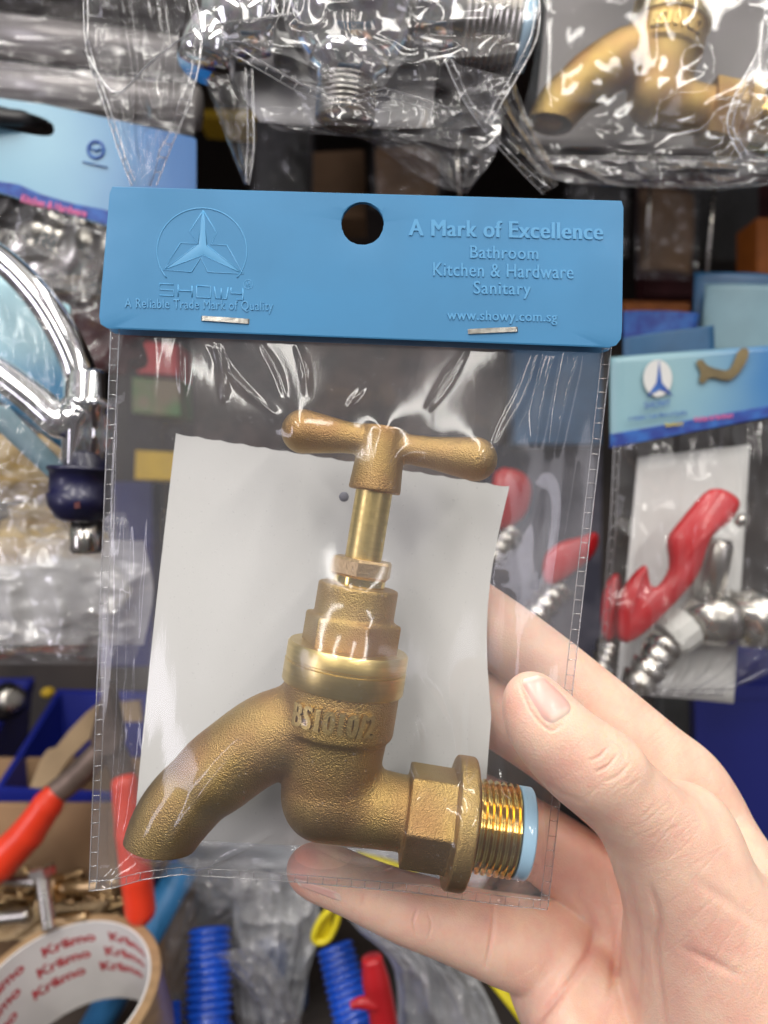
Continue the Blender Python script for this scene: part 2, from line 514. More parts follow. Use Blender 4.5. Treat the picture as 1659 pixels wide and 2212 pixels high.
M['grey_ink'] = pmat('grey_punch', (0.20, 0.20, 0.235), 0.7)

# ------------------------------------------------------------------ brass tap in the bag
K = D0 / 1659.0
TH = math.radians(9.3)
TAP0 = (748.0, 1430.0)
def T(px, py):
    dx, dz = px - TAP0[0], -(py - TAP0[1])
    return np.array([(dx * math.cos(TH) - dz * math.sin(TH)) * K, 0, (dx * math.sin(TH) + dz * math.cos(TH)) * K])

def hexnut(h0, h1, r, axis='z', cham=0.6, spin=0.0, seg=6):
    """Hexagonal nut with chamfered corners."""
    ang = np.linspace(0, 2 * np.pi, 6, endpoint=False) + spin
    rings = [(h0, r * 0.94), (h0 + cham, r), (h1 - cham, r), (h1, r * 0.94)]
    V = []
    for h, q in rings:
        c, s = q * np.cos(ang), q * np.sin(ang); hh = np.full(6, h)
        V.append(np.stack((c, s, hh) if axis == 'z' else (hh, c, s), 1))
    V = np.vstack(V)
    F = [(i * 6 + k, i * 6 + (k + 1) % 6, (i + 1) * 6 + (k + 1) % 6, (i + 1) * 6 + k) for i in range(3) for k in range(6)]
    F += [tuple(range(5, -1, -1)), tuple(18 + k for k in range(6))]
    return V, F

def make_tap(at, label, group=None, roll=9.3):
    t = thing('brass_tap', at, label, 'tap', group, roty=math.radians(roll))
    k = K
    z = lambda v: v * k
    # body casting: chamber, inlet neck with hexagon and collar, and the bent spout
    s = Solid((-58, -17, -48), (36, 17, 2), 0.42)
    s.cyl((0, 0, z(-150)), (0, 0, z(-40)), z(125), k=0, rnd=1.2)
    s.cone((0, 0, z(-150)), (z(8), 0, z(-268)), z(115), z(100), k=1.2)
    sp = [T(650, 1562), T(575, 1592), T(502, 1643), T(445, 1689), T(402, 1730), T(371, 1769), T(347, 1812), T(327, 1859), T(315, 1898)]
    path = smooth_path(sp, 22)
    rad = np.interp(np.linspace(0, 1, 22), np.linspace(0, 1, 9), [z(80), z(83), z(80), z(79), z(81), z(79), z(74), z(65), z(58)])
    for i in range(21): s.cone(path[i], path[i + 1], rad[i], rad[i + 1], k=2.6 if i < 8 else 0.6)
    s.cone((0, 0, z(-300)), (z(180), 0, z(-302)), z(88), z(78), k=2.5)
    s.cyl((z(178), 0, z(-302)), (z(296), 0, z(-302)), z(97), k=1.0, rnd=0.4, sides=6, spin=math.pi / 6)
    s.cyl((z(276), 0, z(-302)), (z(318), 0, z(-302)), z(139), k=0.5, rnd=0.6)
    d = path[-1] - path[-2]; d /= np.linalg.norm(d)
    s.cyl(path[-4] + d * 3.2, path[-1] + d * 14, z(110), k=0.3, rnd=0.2, cut=True) if False else None
    e = path[-1] - d * 2.0
    s.cyl(e, e + d * 16, z(130), k=0.5, rnd=0.1, cut=True)
    s.cyl(e - d * 9, e + d * 3, z(50), k=0.5, rnd=0.3, cut=True)
    body = part('body', s.mesh(1), M['cast'], t, local=True)
    # raised standard number wrapped round the chamber
    tv, tf = fit_text('BS1010/2', -8.6, 9.0, 0, 0, hgt=5.0, depth=0.9, spacing=1.12)
    tv, tf = join(*[(tv + np.array([sh, -0.02 * i, 0]), tf) for i, sh in enumerate((-.28, -.1, .1, .28))])
    R = z(125) - 0.05
    a = tv[:, 0] / R - 0.05
    yy = R - tv[:, 1]
    tv = np.stack([np.sin(a) * yy, -np.cos(a) * yy, tv[:, 2] + z(-99)], 1)
    part('lettering', (tv, tf), M['cast_fine'], body, local=True, smooth=False)
    fl = [(z(-52), z(122)), (z(-52), z(130)), (z(-49), z(132)), (z(-6), z(132)), (z(-4), z(128)), (z(0), z(128)), (z(2), z(131)), (z(30), z(131)), (z(35), z(127)), (z(35), z(60))]
    part('flange', lathe(fl, seg=72), M['machined'], t, local=True, sharp=40)
    s = Solid((-13, -13, 1), (13, 13, 20), 0.36)
    s.cyl((0, 0, z(28)), (0, 0, z(98)), z(93), k=0, rnd=0.7, sides=6, spin=0.35)
    s.cyl((0, 0, z(90)), (0, 0, z(168)), z(87), k=0.7, rnd=0.6)
    part('bonnet', s.mesh(1), M['cast'], t, local=True)
    part('neck', lathe([(z(165), z(56)), (z(190), z(56))], seg=40), M['bright_brass'], t, local=True, sharp=40)
    part('gland_nut', hexnut(z(186), z(226), z(70), spin=0.42), M['pink_brass'], t, local=True, smooth=False)
    part('spindle', lathe([(z(215), z(40)), (z(400), z(40))], seg=40), M['machined'], t, local=True, sharp=40)
    # tee handle
    s = Solid((-28, -8, 37), (28, 8, 58), 0.36)
    s.cyl((0, 0, z(373)), (0, 0, z(514)), z(57), k=0, rnd=0.5, r2=z(47))
    for q0, q1, q2 in ((T(800, 950), T(765, 947), T(656, 932)), (T(868, 968), T(912, 975), T(1026, 992))):
        s.cone(q0, q1, z(33), z(32), k=0.8)
        s.cone(q1, q2, z(32), z(48), k=0.8)
    part('handle', s.mesh(1), M['cast'], t, local=True)
    # threaded tail and washer
    pr = [(z(318), z(86))]
    n = 7; x0, x1 = z(322), z(418)
    for i in range(n):
        a, w = x0 + (x1 - x0) * i / n, (x1 - x0) / n
        pr += [(a + w * .10, z(88)), (a + w * .38, z(97)), (a + w * .62, z(97)), (a + w * .92, z(88))]
    pr += [(x1, z(84)), (x1, z(60)), (x1 - 6, z(58))]
    part('thread', move(lathe(pr, 'x', 56), (0, 0, z(-302))), M['bright_brass'], t, local=True, sharp=35)
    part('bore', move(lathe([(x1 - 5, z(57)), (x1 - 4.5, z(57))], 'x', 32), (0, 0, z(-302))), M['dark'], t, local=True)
    w0, w1 = z(417), z(446)
    part('washer', move(lathe([(w0, z(64)), (w0, z(92)), (w0 + .3, z(95)), (w1 - .3, z(95)), (w1, z(92)), (w1, z(64)), (w0, z(64))], 'x', 56, cap=False), (0, 0, z(-302))), M['blue_pvc'], t, local=True, sharp=40)
    return t

tap = make_tap(P(*TAP0, D0), 'raw brass tee-handle tap inside the clear bag held by the hand')
bpy.context.view_layer.update()

def bvh_of(root, names=None):
    V, F, n = [], [], 0
    for o in [root] + list(root.children_recursive):
        if o.type != 'MESH' or (names and o.name.split('.')[0] not in names): continue
        mw = o.matrix_world
        me = o.data
        co = np.empty(len(me.vertices) * 3); me.vertices.foreach_get('co', co); co = co.reshape(-1, 3)
        mat = np.array(mw); co = co @ mat[:3, :3].T + mat[:3, 3]
        co = (co - np.array([0, 0, EYE])) * 1000.0
        V.append(co); F += [tuple(i + n for i in p.vertices) for p in me.polygons]; n += len(co)
    return BVHTree.FromPolygons([Vector(v) for v in np.vstack(V)], F)

# ------------------------------------------------------------------ the bag in the hand
DS = 179.0                                   # depth of the plane of the welded seams
def bag_uv(u, v):
    """Plan of the bag in view pixels (u to the right, v downwards)."""
    L = np.stack([240 - 48 * v, 705 + 1220 * v], -1)
    R = np.stack([1322 - 139 * v, 738 + 1227 * v], -1)
    p = L * (1 - u)[..., None] + R * u[..., None]
    lift = np.interp(u, [0, .05, .12, .2, .4, .7, .9, 1], [0, -8, -30, -44, -40, -26, -6, 0])
    p[..., 1] += lift * v ** 6
    return p

NU, NV = 190, 230
uu, vv = np.meshgrid(np.linspace(0, 1, NU), np.linspace(0, 1, NV))
pix = bag_uv(uu, vv)
base = np.stack([(pix[..., 0] - 829.5) / 1659 * DS, np.full_like(uu, DS), -(pix[..., 1] - 1106) / 1659 * DS], -1)

tap_bvh = bvh_of(tap)
ob_f = np.full((NV, NU), -20.0)
for j in range(NV):
    for i in range(NU):
        hit = tap_bvh.ray_cast(Vector((base[j, i, 0], 100, base[j, i, 2])), Vector((0, 1, 0)))
        if hit[0] is not None: ob_f[j, i] = DS - hit[0][1] + 0.35

def drape(obst, edge, iters, omega=1.0):
    """Taut film over what is in the bag: an elastic sheet pinned along its rim that may not sink below obst."""
    h = np.maximum(obst, 0.0) * 0.0 + edge
    h = np.maximum(h, obst)
    for step in (8, 4, 2, 1):
        o = obst[::step, ::step]; e_ = edge[::step, ::step]
        g = h[::step, ::step].copy()
        for _ in range(iters if step > 1 else iters // 2):
            g[1:-1, 1:-1] = 0.25 * (g[:-2, 1:-1] + g[2:, 1:-1] + g[1:-1, :-2] + g[1:-1, 2:])
            g = np.maximum(g, o)
            g[0], g[-1], g[:, 0], g[:, -1] = e_[0], e_[-1], e_[:, 0], e_[:, -1]
        if step > 1:
            yi = np.linspace(0, g.shape[0] - 1, NV) * 1.0; xi = np.linspace(0, g.shape[1] - 1, NU)
            yi = np.minimum(np.arange(NV) / step, g.shape[0] - 1); xi = np.minimum(np.arange(NU) / step, g.shape[1] - 1)
            y0 = np.minimum(yi.astype(int), g.shape[0] - 2); x0 = np.minimum(xi.astype(int), g.shape[1] - 2)
            fy = (yi - y0)[:, None]; fx = (xi - x0)[None]
            h = (g[np.ix_(y0, x0)] * (1 - fy) + g[np.ix_(y0 + 1, x0)] * fy) * (1 - fx) + (g[np.ix_(y0, x0 + 1)] * (1 - fy) + g[np.ix_(y0 + 1, x0 + 1)] * fy) * fx
            h = np.maximum(h, obst)
    return g

edge0 = np.zeros((NV, NU)) + 0.15
h_front = drape(ob_f, edge0, 500)

pix_flat = pix.reshape(-1, 2)
def ridge(pts, width, height):
    path = smooth_path(np.array(pts, float), 24)
    d, t = dist_to_path(pix_flat, path)
    w = width * (0.6 + 0.4 * np.sin(np.pi * t))
    return (height * np.exp(-(d / w) ** 2) * np.sin(np.pi * np.clip(t * 0.94 + 0.03, 0, 1)) ** 0.6).reshape(NV, NU)

wr = np.zeros((NV, NU))
for pts, w, hgt in [
    ([(272, 1120), (268, 1400), (258, 1650), (246, 1880)], 9, 1.3),
    ([(296, 1140), (290, 1420), (282, 1660), (270, 1850), (240, 1890)], 8, 1.5),
    ([(318, 1240), (308, 1480), (296, 1700)], 6, 0.8),
    ([(262, 800), (255, 1000), (250, 1200)], 7, 0.5),
    ([(305, 1150), (300, 1300), (304, 1480), (292, 1620), (290, 1780)], 5, 1.0),
    ([(258, 1180), (262, 1350), (250, 1560), (240, 1760)], 5, 0.8),
    ([(330, 1120), (322, 1350), (318, 1600)], 5, 0.6),
    ([(282, 1130), (276, 1240), (292, 1330), (284, 1500)], 5, 0.9),
    ([(455, 745), (520, 830), (600, 900)], 7, 0.5),
    ([(560, 740), (600, 800), (625, 870)], 6, 0.4),
    ([(640, 745), (660, 800), (668, 860)], 6, 0.35),
    ([(790, 840), (770, 865), (755, 885)], 5, 0.4),
    ([(1010, 750), (960, 830), (920, 890)], 7, 0.4),
    ([(1240, 1000), (1215, 1150), (1190, 1300)], 8, 0.5),
    ([(1090, 1150), (1100, 1300), (1085, 1420)], 8, 0.4),
    ([(1165, 745), (1130, 850), (1085, 930), (1050, 985)], 10, 1.5),
    ([(1200, 745), (1170, 850), (1150, 960)], 14, 1.0),
    ([(1250, 750), (1225, 830), (1190, 980)], 14, 0.9),
    ([(392, 725), (395, 800), (398, 860)], 8, 0.7),
    ([(470, 730), (484, 800), (490, 870)], 7, 0.8),
    ([(660, 1735), (640, 1775), (632, 1800)], 8, 1.8),
    ([(600, 1760), (540, 1800), (470, 1840), (390, 1880)], 9, 1.5),
    ([(700, 1800), (770, 1830), (840, 1822), (820, 1850)], 7, 1.5),
    ([(560, 1850), (640, 1880), (740, 1888)], 9, 1.3),
    ([(900, 1440), (930, 1480), (960, 1540), (975, 1620)], 8, 0.7),
    ([(880, 1590), (905, 1640), (890, 1680)], 12, -0.8),
    ([(1010, 1440), (1000, 1560), (990, 1650)], 10, 0.6),
    ([(1080, 1560), (1075, 1650), (1120, 1700)], 10, 0.7),
    ([(1150, 1700), (1165, 1800), (1180, 1930)], 8, 0.8),
    ([(850, 1010), (880, 985), (920, 980)], 6, 0.4),
]:
    wr += ridge(pts, w, hgt)
soft = value_noise((NV, NU), (4, 22), 3) * 0.7 + value_noise((NV, NU), (7, 40), 4) * 0.3 - 0.5
# the sheet is slack at the sides and under the card, drawn tight across the paper
slack = 0.14 + 0.40 * np.clip((0.17 - uu) / 0.08, 0, 1) + 0.25 * np.clip((uu - 0.78) / 0.1, 0, 1) + 0.35 * np.clip((vv - 0.86) / 0.06, 0, 1)
soft = soft * np.clip(slack, 0, 1) * np.where((vv < 0.22) & (uu > 0.1) & (uu < 0.8), 0.3, 1.0)
free = np.clip((h_front - ob_f) / 3.0, 0, 1)
rimfade = np.clip(np.minimum.reduce([uu, 1 - uu, (1 - vv) * 1.2, vv * 1.2]) / 0.035, 0, 1)
h_front = h_front + (wr + soft * 0.9) * (0.15 + 0.85 * free) * rimfade
for pts, w, hgt in (([(548, 1562), (500, 1625), (450, 1690), (395, 1775)], 12, 1.3), ([(893, 1526), (903, 1592)], 8, 1.2), ([(960, 1470), (975, 1560), (968, 1640)], 9, 0.6)):
    h_front = h_front + ridge(pts, w, hgt)
front = base.copy(); front[..., 1] = DS - h_front

# the sheet of white paper behind the tap
def paper_grid(n=46, m=60):
    u, v = np.meshgrid(np.linspace(0, 1, n), np.linspace(0, 1, m))
    L = np.stack([380 - 92 * v - 4 * np.sin(v * 3.1), 938 + 872 * v], -1)
    R = np.stack([1100 - 62 * v - 26 * np.sin(np.clip(v * 1.6, 0, 1) * 3.14), 1053 + 792 * v], -1)
    p = L * (1 - u)[..., None] + R * u[..., None]
    d = 191.5 + 1.6 * np.sin(u * 2.6 + 0.4) - 3.2 * u ** 3 * v - 3.0 * (1 - u) ** 3 * (0.4 + v)
    g = np.stack([(p[..., 0] - 829.5) / 1659 * d, d, -(p[..., 1] - 1106) / 1659 * d], -1)
    return g, p
pg, pp = paper_grid()
# tiny perforation teeth along the torn top edge
for i in range(pg.shape[1]):
    pg[0, i, 2] += 0.28 if i % 3 == 0 else 0.0
pv, pf = sheet(pg, 0.25)
paper = part('paper_card', (pv, pf), M['paper'], None, label='blank white paper card behind the brass tap in the held bag', cat='card', sharp=50)
pbv = BVHTree.FromPolygons([Vector(v) for v in pv], pf)

dv = Vector(P(743, 1073, 1.0)).normalized()
hq = np.array(pbv.ray_cast(Vector((0, 0, 0)), dv)[0])
part('punch_mark', move(lathe([(-0.03, 0.2), (-0.03, 1.25), (0.03, 1.25)], 'y', 24), hq), M['grey_ink'], paper)
ob_b = np.full((NV, NU), -30.0)
for j in range(NV):
    for i in range(NU):
        hit = pbv.ray_cast(Vector((base[j, i, 0], 260, base[j, i, 2])), Vector((0, -1, 0)))
        if hit[0] is not None: ob_b[j, i] = hit[0][1] - DS + 0.3
        hit = tap_bvh.ray_cast(Vector((base[j, i, 0], 260, base[j, i, 2])), Vector((0, -1, 0)))
        if hit[0] is not None: ob_b[j, i] = max(ob_b[j, i], hit[0][1] - DS + 0.35)
h_back = drape(ob_b, edge0, 400)
sb = value_noise((NV, NU), (5, 18), 13) - 0.5
h_back = h_back + sb * 1.2 * rimfade * np.clip((h_back - ob_b) / 3, 0, 1)
back = base.copy(); back[..., 1] = DS + h_back

bag = thing('plastic_bag', P(760, 1330, DS), 'clear bag with plain sky-blue embossed header card, pinched between thumb and fingers', 'bag')
part('front_film', sheet(front), M['film'], bag)
part('back_film', sheet(back), M['film_back'], bag)

def ladder(outer, inner, step, r, d_off=0.0):
    """Welded seam: two beads joined by short rungs."""
    vf = [tube(outer, r, 6), tube(inner, r * 0.8, 6)]
    L = np.concatenate([[0], np.cumsum(np.linalg.norm(np.diff(outer, axis=0), axis=1))])
    Li = np.concatenate([[0], np.cumsum(np.linalg.norm(np.diff(inner, axis=0), axis=1))])
    s = step * 0.5
    while s < L[-1]:
        f = s / L[-1]
        a = np.array([np.interp(s, L, outer[:, c]) for c in range(3)]); b = np.array([np.interp(f * Li[-1], Li, inner[:, c]) for c in range(3)])
        vf.append(tube(np.array([a, (a + b) / 2 + np.array([0, -r * .6, 0]), b]), r * 0.75, 5))
        s += step * (0.9 + 0.2 * rng.random())
    return join(*vf)

def seam_line(us, vs):
    p = bag_uv(np.asarray(us, float), np.asarray(vs, float))
    return np.array([P(q[0], q[1], DS - 0.6) for q in p])
n = 60; vs = np.linspace(0.0, 0.995, n)
part('side_seam', ladder(seam_line(np.full(n, 0.0), vs), seam_line(np.full(n, 0.0165), vs), 3.45, 0.15), M['seam'], bag)
part('side_seam', ladder(seam_line(np.full(n, 1.0), vs), seam_line(np.full(n, 0.983), vs), 3.45, 0.15), M['seam'], bag)
us = np.linspace(0.0, 1.0, n)
part('bottom_seam', ladder(seam_line(us, np.full(n, 1.0)), seam_line(us, np.full(n, 0.984)), 3.3, 0.14), M['seam'], bag)

# header card: folded sheet of blue plastic with a punched hole, rounded lower corners and embossed lettering
DH = 176.2
def Q(px, py, d=DH):
    return P(px, py, d)
def header_outline():
    c = [(238, 403), (1347, 434)]
    def corner(p, a, b, r, n=8):
        p, a, b = map(lambda q: np.array(q, float), (p, a, b))
        ea = (a - p) / np.linalg.norm(a - p); eb = (b - p) / np.linalg.norm(b - p)
        s0, s1 = p + ea * r, p + eb * r
        return [tuple((1 - t) ** 2 * s0 + 2 * t * (1 - t) * p + t * t * s1) for t in np.linspace(0, 1, n)]
    tl, tr, br, bl = (238, 403), (1347, 434), (1343, 752), (212, 709)
    return corner(bl, tl, br, 26) + corner(br, bl, tr, 34) + corner(tr, br, tl, 3, 3) + corner(tl, tr, bl, 4, 3)
def header_mesh():
    """Grid mesh in plan with the hole: outline ring to hole ring, front and back leaf and a fold along the top."""
    out = smooth = []
    o = np.array(header_outline())
    # resample the outline densely
    c = np.vstack([o, o[:1]]); L = np.concatenate([[0], np.cumsum(np.linalg.norm(np.diff(c, axis=0), axis=1))])
    N = 160
    t = np.linspace(0, L[-1], N, endpoint=False)
    o = np.stack([np.interp(t, L, c[:, 0]), np.interp(t, L, c[:, 1])], 1)
    hc, hr = np.array([783.0, 483.0]), 46.0
    ang = np.unwrap(np.arctan2(-(o[:, 1] - hc[1]), o[:, 0] - hc[0]))
    jag = 1 + 0.008 * np.sin(ang * 5) + 0.006 * np.sin(ang * 17 + 1)
    hole_ring = np.stack([hc[0] + hr * jag * np.cos(ang), hc[1] - hr * jag * np.sin(ang)], 1)
    rings = [hole_ring * (1 - s) + o * s for s in (0, .06, .3, .6, .85, .985, 1.0)]
    def bend(p, lift):
        d = DH + 1.6 * (1 - (p[:, 1] - 403) / 330.0) - 0.9 * ((p[:, 0] - 780) / 560) ** 2 + lift
        return np.stack([(p[:, 0] - 829.5) / 1659 * d, d, -(p[:, 1] - 1106) / 1659 * d], 1)
    layers = []
    th = 0.45
    fr = [bend(r, 0.12 if i in (0, len(rings) - 1) else 0.0) for i, r in enumerate(rings)]
    bk = [bend(r, th - (0.12 if i in (0, len(rings) - 1) else 0.0)) for i, r in enumerate(rings)]
    V = np.vstack(fr + bk[::-1]); m = len(fr) * 2; F = []
    for i in range(m):
        j = (i + 1) % m
        for k_ in range(N):
            k2 = (k_ + 1) % N
            F.append((i * N + k_, j * N + k_, j * N + k2, i * N + k2))
    return V, F, bend
hv, hf, hbend = header_mesh()
header = part('header_card', (hv, hf), M['card_blue'], bag, sharp=15)
# rear leaf of the folded card, behind the bag's mouth
hv2 = hv.copy(); hv2[:, 1] += 5.6 * np.clip((-(hv[:, 2]) + hv[:, 2].max()) / 34.0, 0, 1) + 0.5
part('header_rear_leaf', (hv2, hf), M['card_blue'], bag, sharp=45)

def emb(pts_px, w=0.16, closed=False, n=None, straight=True):
    p = np.array(pts_px, float)
    if not straight: p = smooth_path(p, n, closed)
    q = hbend(p, 0.02)
    return tube(q, w, 6, closed=closed)
def sk(x, y):                                 # follow the card's slight slope
    return (x, y)
def emblem_strokes():
    s = []
    a = np.radians(np.linspace(-38, 218, 60))
    s.append(emb([(436 + 97 * math.cos(t), 543 - 93 * math.sin(t)) for t in a], 0.17))
    tip, lft, rgt, cen = (439, 455), (354, 583), (526, 592), (436, 534)
    s.append(emb([tip, (410, 500), (427, 527), (390, 525), lft, (414, 588), (434, 556), (449, 588), rgt, (490, 530), (456, 528), (468, 503), tip], 0.16))
    st = np.array([tip, (447, 530), rgt, (440, 550), lft, (428, 528)], float)
    q = hbend(np.vstack([st, [[438, 535]]]), -0.02); q[-1, 1] -= 0.22          # a three-armed star with a raised middle
    s.append((q, [(i, (i + 1) % 6, 6) for i in range(6)]))
    s.append(emb([tip, (428, 528)], 0.12)); s.append(emb([tip, (447, 530)], 0.12))
    s.append(emb([lft, (428, 528)], 0.12)); s.append(emb([lft, (436, 552)], 0.12))
    s.append(emb([rgt, (447, 530)], 0.12)); s.append(emb([rgt, (440, 552)], 0.12))
    return join(*s)
part('emblem', emblem_strokes(), M['emboss'], header)
def name_strokes():
    s = []
    y0, y1, sl = 613, 638, 0.055
    def g(x, pts, w):
        return emb([(x + a * w, y0 + b * (y1 - y0) + sl * (x + a * w - 345)) for a, b in pts], 0.19)
    x = 345
    s.append(g(x, [(1, 0), (0, 0), (0, .5), (1, .5), (1, 1), (0, 1)], 30))
    s.append(g(x + 40, [(0, 0), (0, 1)], 30)); s.append(g(x + 40, [(1, 0), (1, 1)], 30)); s.append(g(x + 40, [(0, .5), (1, .5)], 30))
    s.append(g(x + 80, [(0, 0), (1, 0), (1, 1), (0, 1), (0, 0)], 30))
    s.append(g(x + 118, [(0, 0), (.12, 1), (.88, 1), (1, 0)], 30)); s.append(g(x + 118, [(.5, .1), (.5, 1)], 30))
    s.append(g(x + 154, [(0, 0), (0, .5), (1, .5)], 26)); s.append(g(x + 154, [(1, 0), (1, 1), (.45, 1)], 26))
    a = np.linspace(0, 2 * np.pi, 20, endpoint=False)
    s.append(emb([(536 + 10 * math.cos(t), 614 + 10 * math.sin(t)) for t in a], 0.1, closed=True))
    s.append(emb([(533, 620), (533, 608), (539, 609), (539, 613), (533, 614), (540, 620)], 0.09))
    return join(*s)
part('brand_lettering', name_strokes(), M['emboss'], header)
def card_text(s, x0, x1, yc, slope, hgt_px, bold=0.0):
    v, f = text_mesh(s, 10.0, depth=0.14, spacing=1.08)
    lo, hi = v.min(0), v.max(0)
    px = (v[:, 0] - lo[0]) / (hi[0] - lo[0]) * (x1 - x0) + x0
    py = yc - (v[:, 2] - (lo[2] + hi[2]) / 2) / (hi[2] - lo[2]) * hgt_px + slope * (px - (x0 + x1) / 2)
    out = []
    for i, sh in enumerate(np.linspace(-bold, bold, 5) if bold else (0,)):      # a bold face: the stroke widened sideways
        q = hbend(np.stack([px + sh, py], 1), 0.0)
        q[:, 1] += v[:, 1] - 0.06 - 0.006 * i
        out.append((q, f))
    return join(*out)
for s_, x0, x1, yc, hp, bo in (('A Mark of Excellence', 884, 1301, 496, 36, 1.6), ('Bathroom', 1016, 1162, 546, 27, 0.5), ('Kitchen & Hardware', 936, 1238, 585, 29, 0.5),
                               ('Sanitary', 1023, 1146, 627, 36, 0.5), ('www.showy.com.sg', 966, 1203, 686, 28, 0.5), ('A Reliable Trade Mark of Quality', 270, 590, 661, 27, 0.0)):
    part('lettering', card_text(s_, x0, x1, yc, 0.022, hp, bo), M['emboss'], header, smooth=False)

def staple(px0, py0, px1, py1):
    a, b = hbend(np.array([[px0, py0]]), -0.35)[0], hbend(np.array([[px1, py1]]), -0.35)[0]
    d = (b - a) / np.linalg.norm(b - a)
    path = np.vstack([a + [0, 1.2, 0], a + [0, .25, 0], a + d * .3, (a + b) / 2 + [0, -.05, 0], b - d * .3, b + [0, .25, 0], b + [0, 1.2, 0]])
    n_ = np.array([-d[2], 0, d[0]])
    V, F = [], []
    for i, p in enumerate(path):
        yv = np.array([0, 0.28, 0]) if 1 < i < 5 else d * (0.28 if i <= 1 else -0.28)
        V += [p + n_ * .55, p - n_ * .55, p - n_ * .55 + yv, p + n_ * .55 + yv]
    for i in range(len(path) - 1):
        for k_ in range(4):
            F.append((i * 4 + k_, i * 4 + (k_ + 1) % 4, i * 4 + 4 + (k_ + 1) % 4, i * 4 + 4 + k_))
    return np.array(V), F
part('staple', staple(434, 687, 538, 694), M['steel'], bag, smooth=False)
part('staple', staple(1011, 716, 1119, 711), M['steel'], bag, smooth=False)

# ------------------------------------------------------------------ the hand
def H(px, py, d): return P(px, py, d)
def hr(rpx, d): return rpx * d / 1659.0
def finger(s, pts, k=2.0, sub=6):
    """pts: (px, py, depth, radius in view pixels), tip first."""
    a = np.array([list(H(q[0], q[1], q[2])) + [hr(q[3], q[2])] for q in pts])
    a = smooth_path(a, (len(a) - 1) * sub + 1)
    s.chain(a[:, :3], a[:, 3], k)

hs = Solid((-26, 138, -150), (125, 245, -8), 0.62)
# palm: metacarpals fanning from the wrist to the roots of the fingers
W0 = (1760, 2560)
finger(hs, [(1525, 1785, 203, 86), (1620, 2000, 203, 100), (1720, 2330, 196, 130), (1760, 2560, 192, 140)], 4)
finger(hs, [(1470, 1850, 209, 95), (1560, 2100, 207, 105), (1670, 2400, 198, 120)], 5)
finger(hs, [(1330, 1950, 209, 92), (1430, 2170, 206, 105), (1600, 2450, 198, 120)], 5)
finger(hs, [(1180, 2045, 204, 88), (1260, 2200, 200, 108), (1420, 2470, 193, 125)], 5)
# heel of the thumb
finger(hs, [(1560, 1850, 194, 76), (1600, 2000, 192, 110), (1680, 2250, 190, 150)], 6)
# fleshy heel of the palm under the little finger
finger(hs, [(1235, 2130, 196, 80), (1290, 2280, 190, 120), (1420, 2500, 186, 150)], 4)
# index finger, reaching behind the bag
finger(hs, [(955, 1268, 204, 54), (1010, 1312, 203, 64), (1100, 1382, 202, 72), (1200, 1462, 200, 76), (1310, 1556, 199, 81), (1420, 1648, 200, 82), (1480, 1702, 202, 86), (1525, 1785, 203, 92)], 1.6)
# middle finger, just under it behind the bag
finger(hs, [(930, 1450, 207, 56), (985, 1480, 206, 64), (1080, 1540, 206, 72), (1190, 1610, 206, 76), (1310, 1705, 208, 80), (1400, 1780, 209, 86), (1470, 1850, 209, 95)], 1.4)
# ring finger, hidden behind the paper
finger(hs, [(880, 1690, 210, 54), (950, 1712, 210, 62), (1060, 1755, 211, 68), (1160, 1815, 212, 74), (1250, 1880, 211, 82), (1330, 1950, 209, 92)], 1.4)
# little finger along the bottom of the bag
finger(hs, [(668, 1877, 190, 47), (705, 1888, 190, 55), (765, 1914, 191, 57), (830, 1942, 192, 61), (890, 1965, 193, 66), (950, 1985, 195, 70), (1040, 2015, 198, 79), (1110, 2035, 201, 88), (1180, 2050, 203, 92)], 1.6)
# thumb in front of the bag
finger(hs, [(1144, 1502, 158, 44), (1163, 1543, 158, 61), (1190, 1580, 158, 70), (1230, 1620, 159, 77), (1272, 1655, 160, 82), (1312, 1690, 162, 79), (1350, 1725, 164, 80), (1400, 1782, 168, 92), (1450, 1860, 172, 112), (1503, 1958, 177, 143), (1558, 2110, 184, 200), (1612, 2330, 191, 240), (1680, 2560, 198, 232)], 2.5)
hs.ellipsoid(H(1475, 1800, 178), (hr(110, 170), hr(80, 170), hr(110, 170)), 9)
hs.ellipsoid(H(1318, 1652, 159), (hr(60, 160), hr(44, 160), hr(50, 160)), 5)
# hollow between the heel of the thumb and the fingers
hs.cone(H(1270, 1960, 186), H(1285, 2170, 183), 4.0, 3.0, 7, cut=True)
HV, HF = hs.mesh(2)
def subdivide(V, F):
    F = np.asarray(F); n = len(V)
    E = np.sort(np.concatenate([F[:, [0, 1]], F[:, [1, 2]], F[:, [2, 3]], F[:, [3, 0]]]), 1)
    key = E[:, 0].astype(np.int64) * n + E[:, 1]
    uq, inv = np.unique(key, return_inverse=True)
    mid = (V[uq // n] + V[uq % n]) / 2
    e = inv.reshape(4, -1).T + n
    c = n + len(uq) + np.arange(len(F))
    V2 = np.vstack([V, mid, V[F].mean(1)])
    G = np.concatenate([np.stack([F[:, i], e[:, i], c, e[:, (i + 3) % 4]], 1) for i in range(4)])
    S = np.zeros_like(V2); k_ = np.zeros(len(V2))
    for i in range(4):
        a, b_ = G[:, i], G[:, (i + 1) % 4]
        for ax in range(3):
            S[:, ax] += np.bincount(a, V2[b_, ax], len(V2)) + np.bincount(b_, V2[a, ax], len(V2))
        k_ += np.bincount(a, minlength=len(V2)) + np.bincount(b_, minlength=len(V2))
    return 0.5 * V2 + 0.5 * S / k_[:, None], G
HV, HF = subdivide(HV, HF)
HN = vnormals(HV, HF); HF = HF.tolist()
if np.mean(HN[:, 1] * (HV[:, 1] - HV[:, 1].mean())) < 0: HN = -HN
hpx = HV[:, 0] / HV[:, 1] * 1659 + 829.5; hpy = -HV[:, 2] / HV[:, 1] * 1659 + 1106
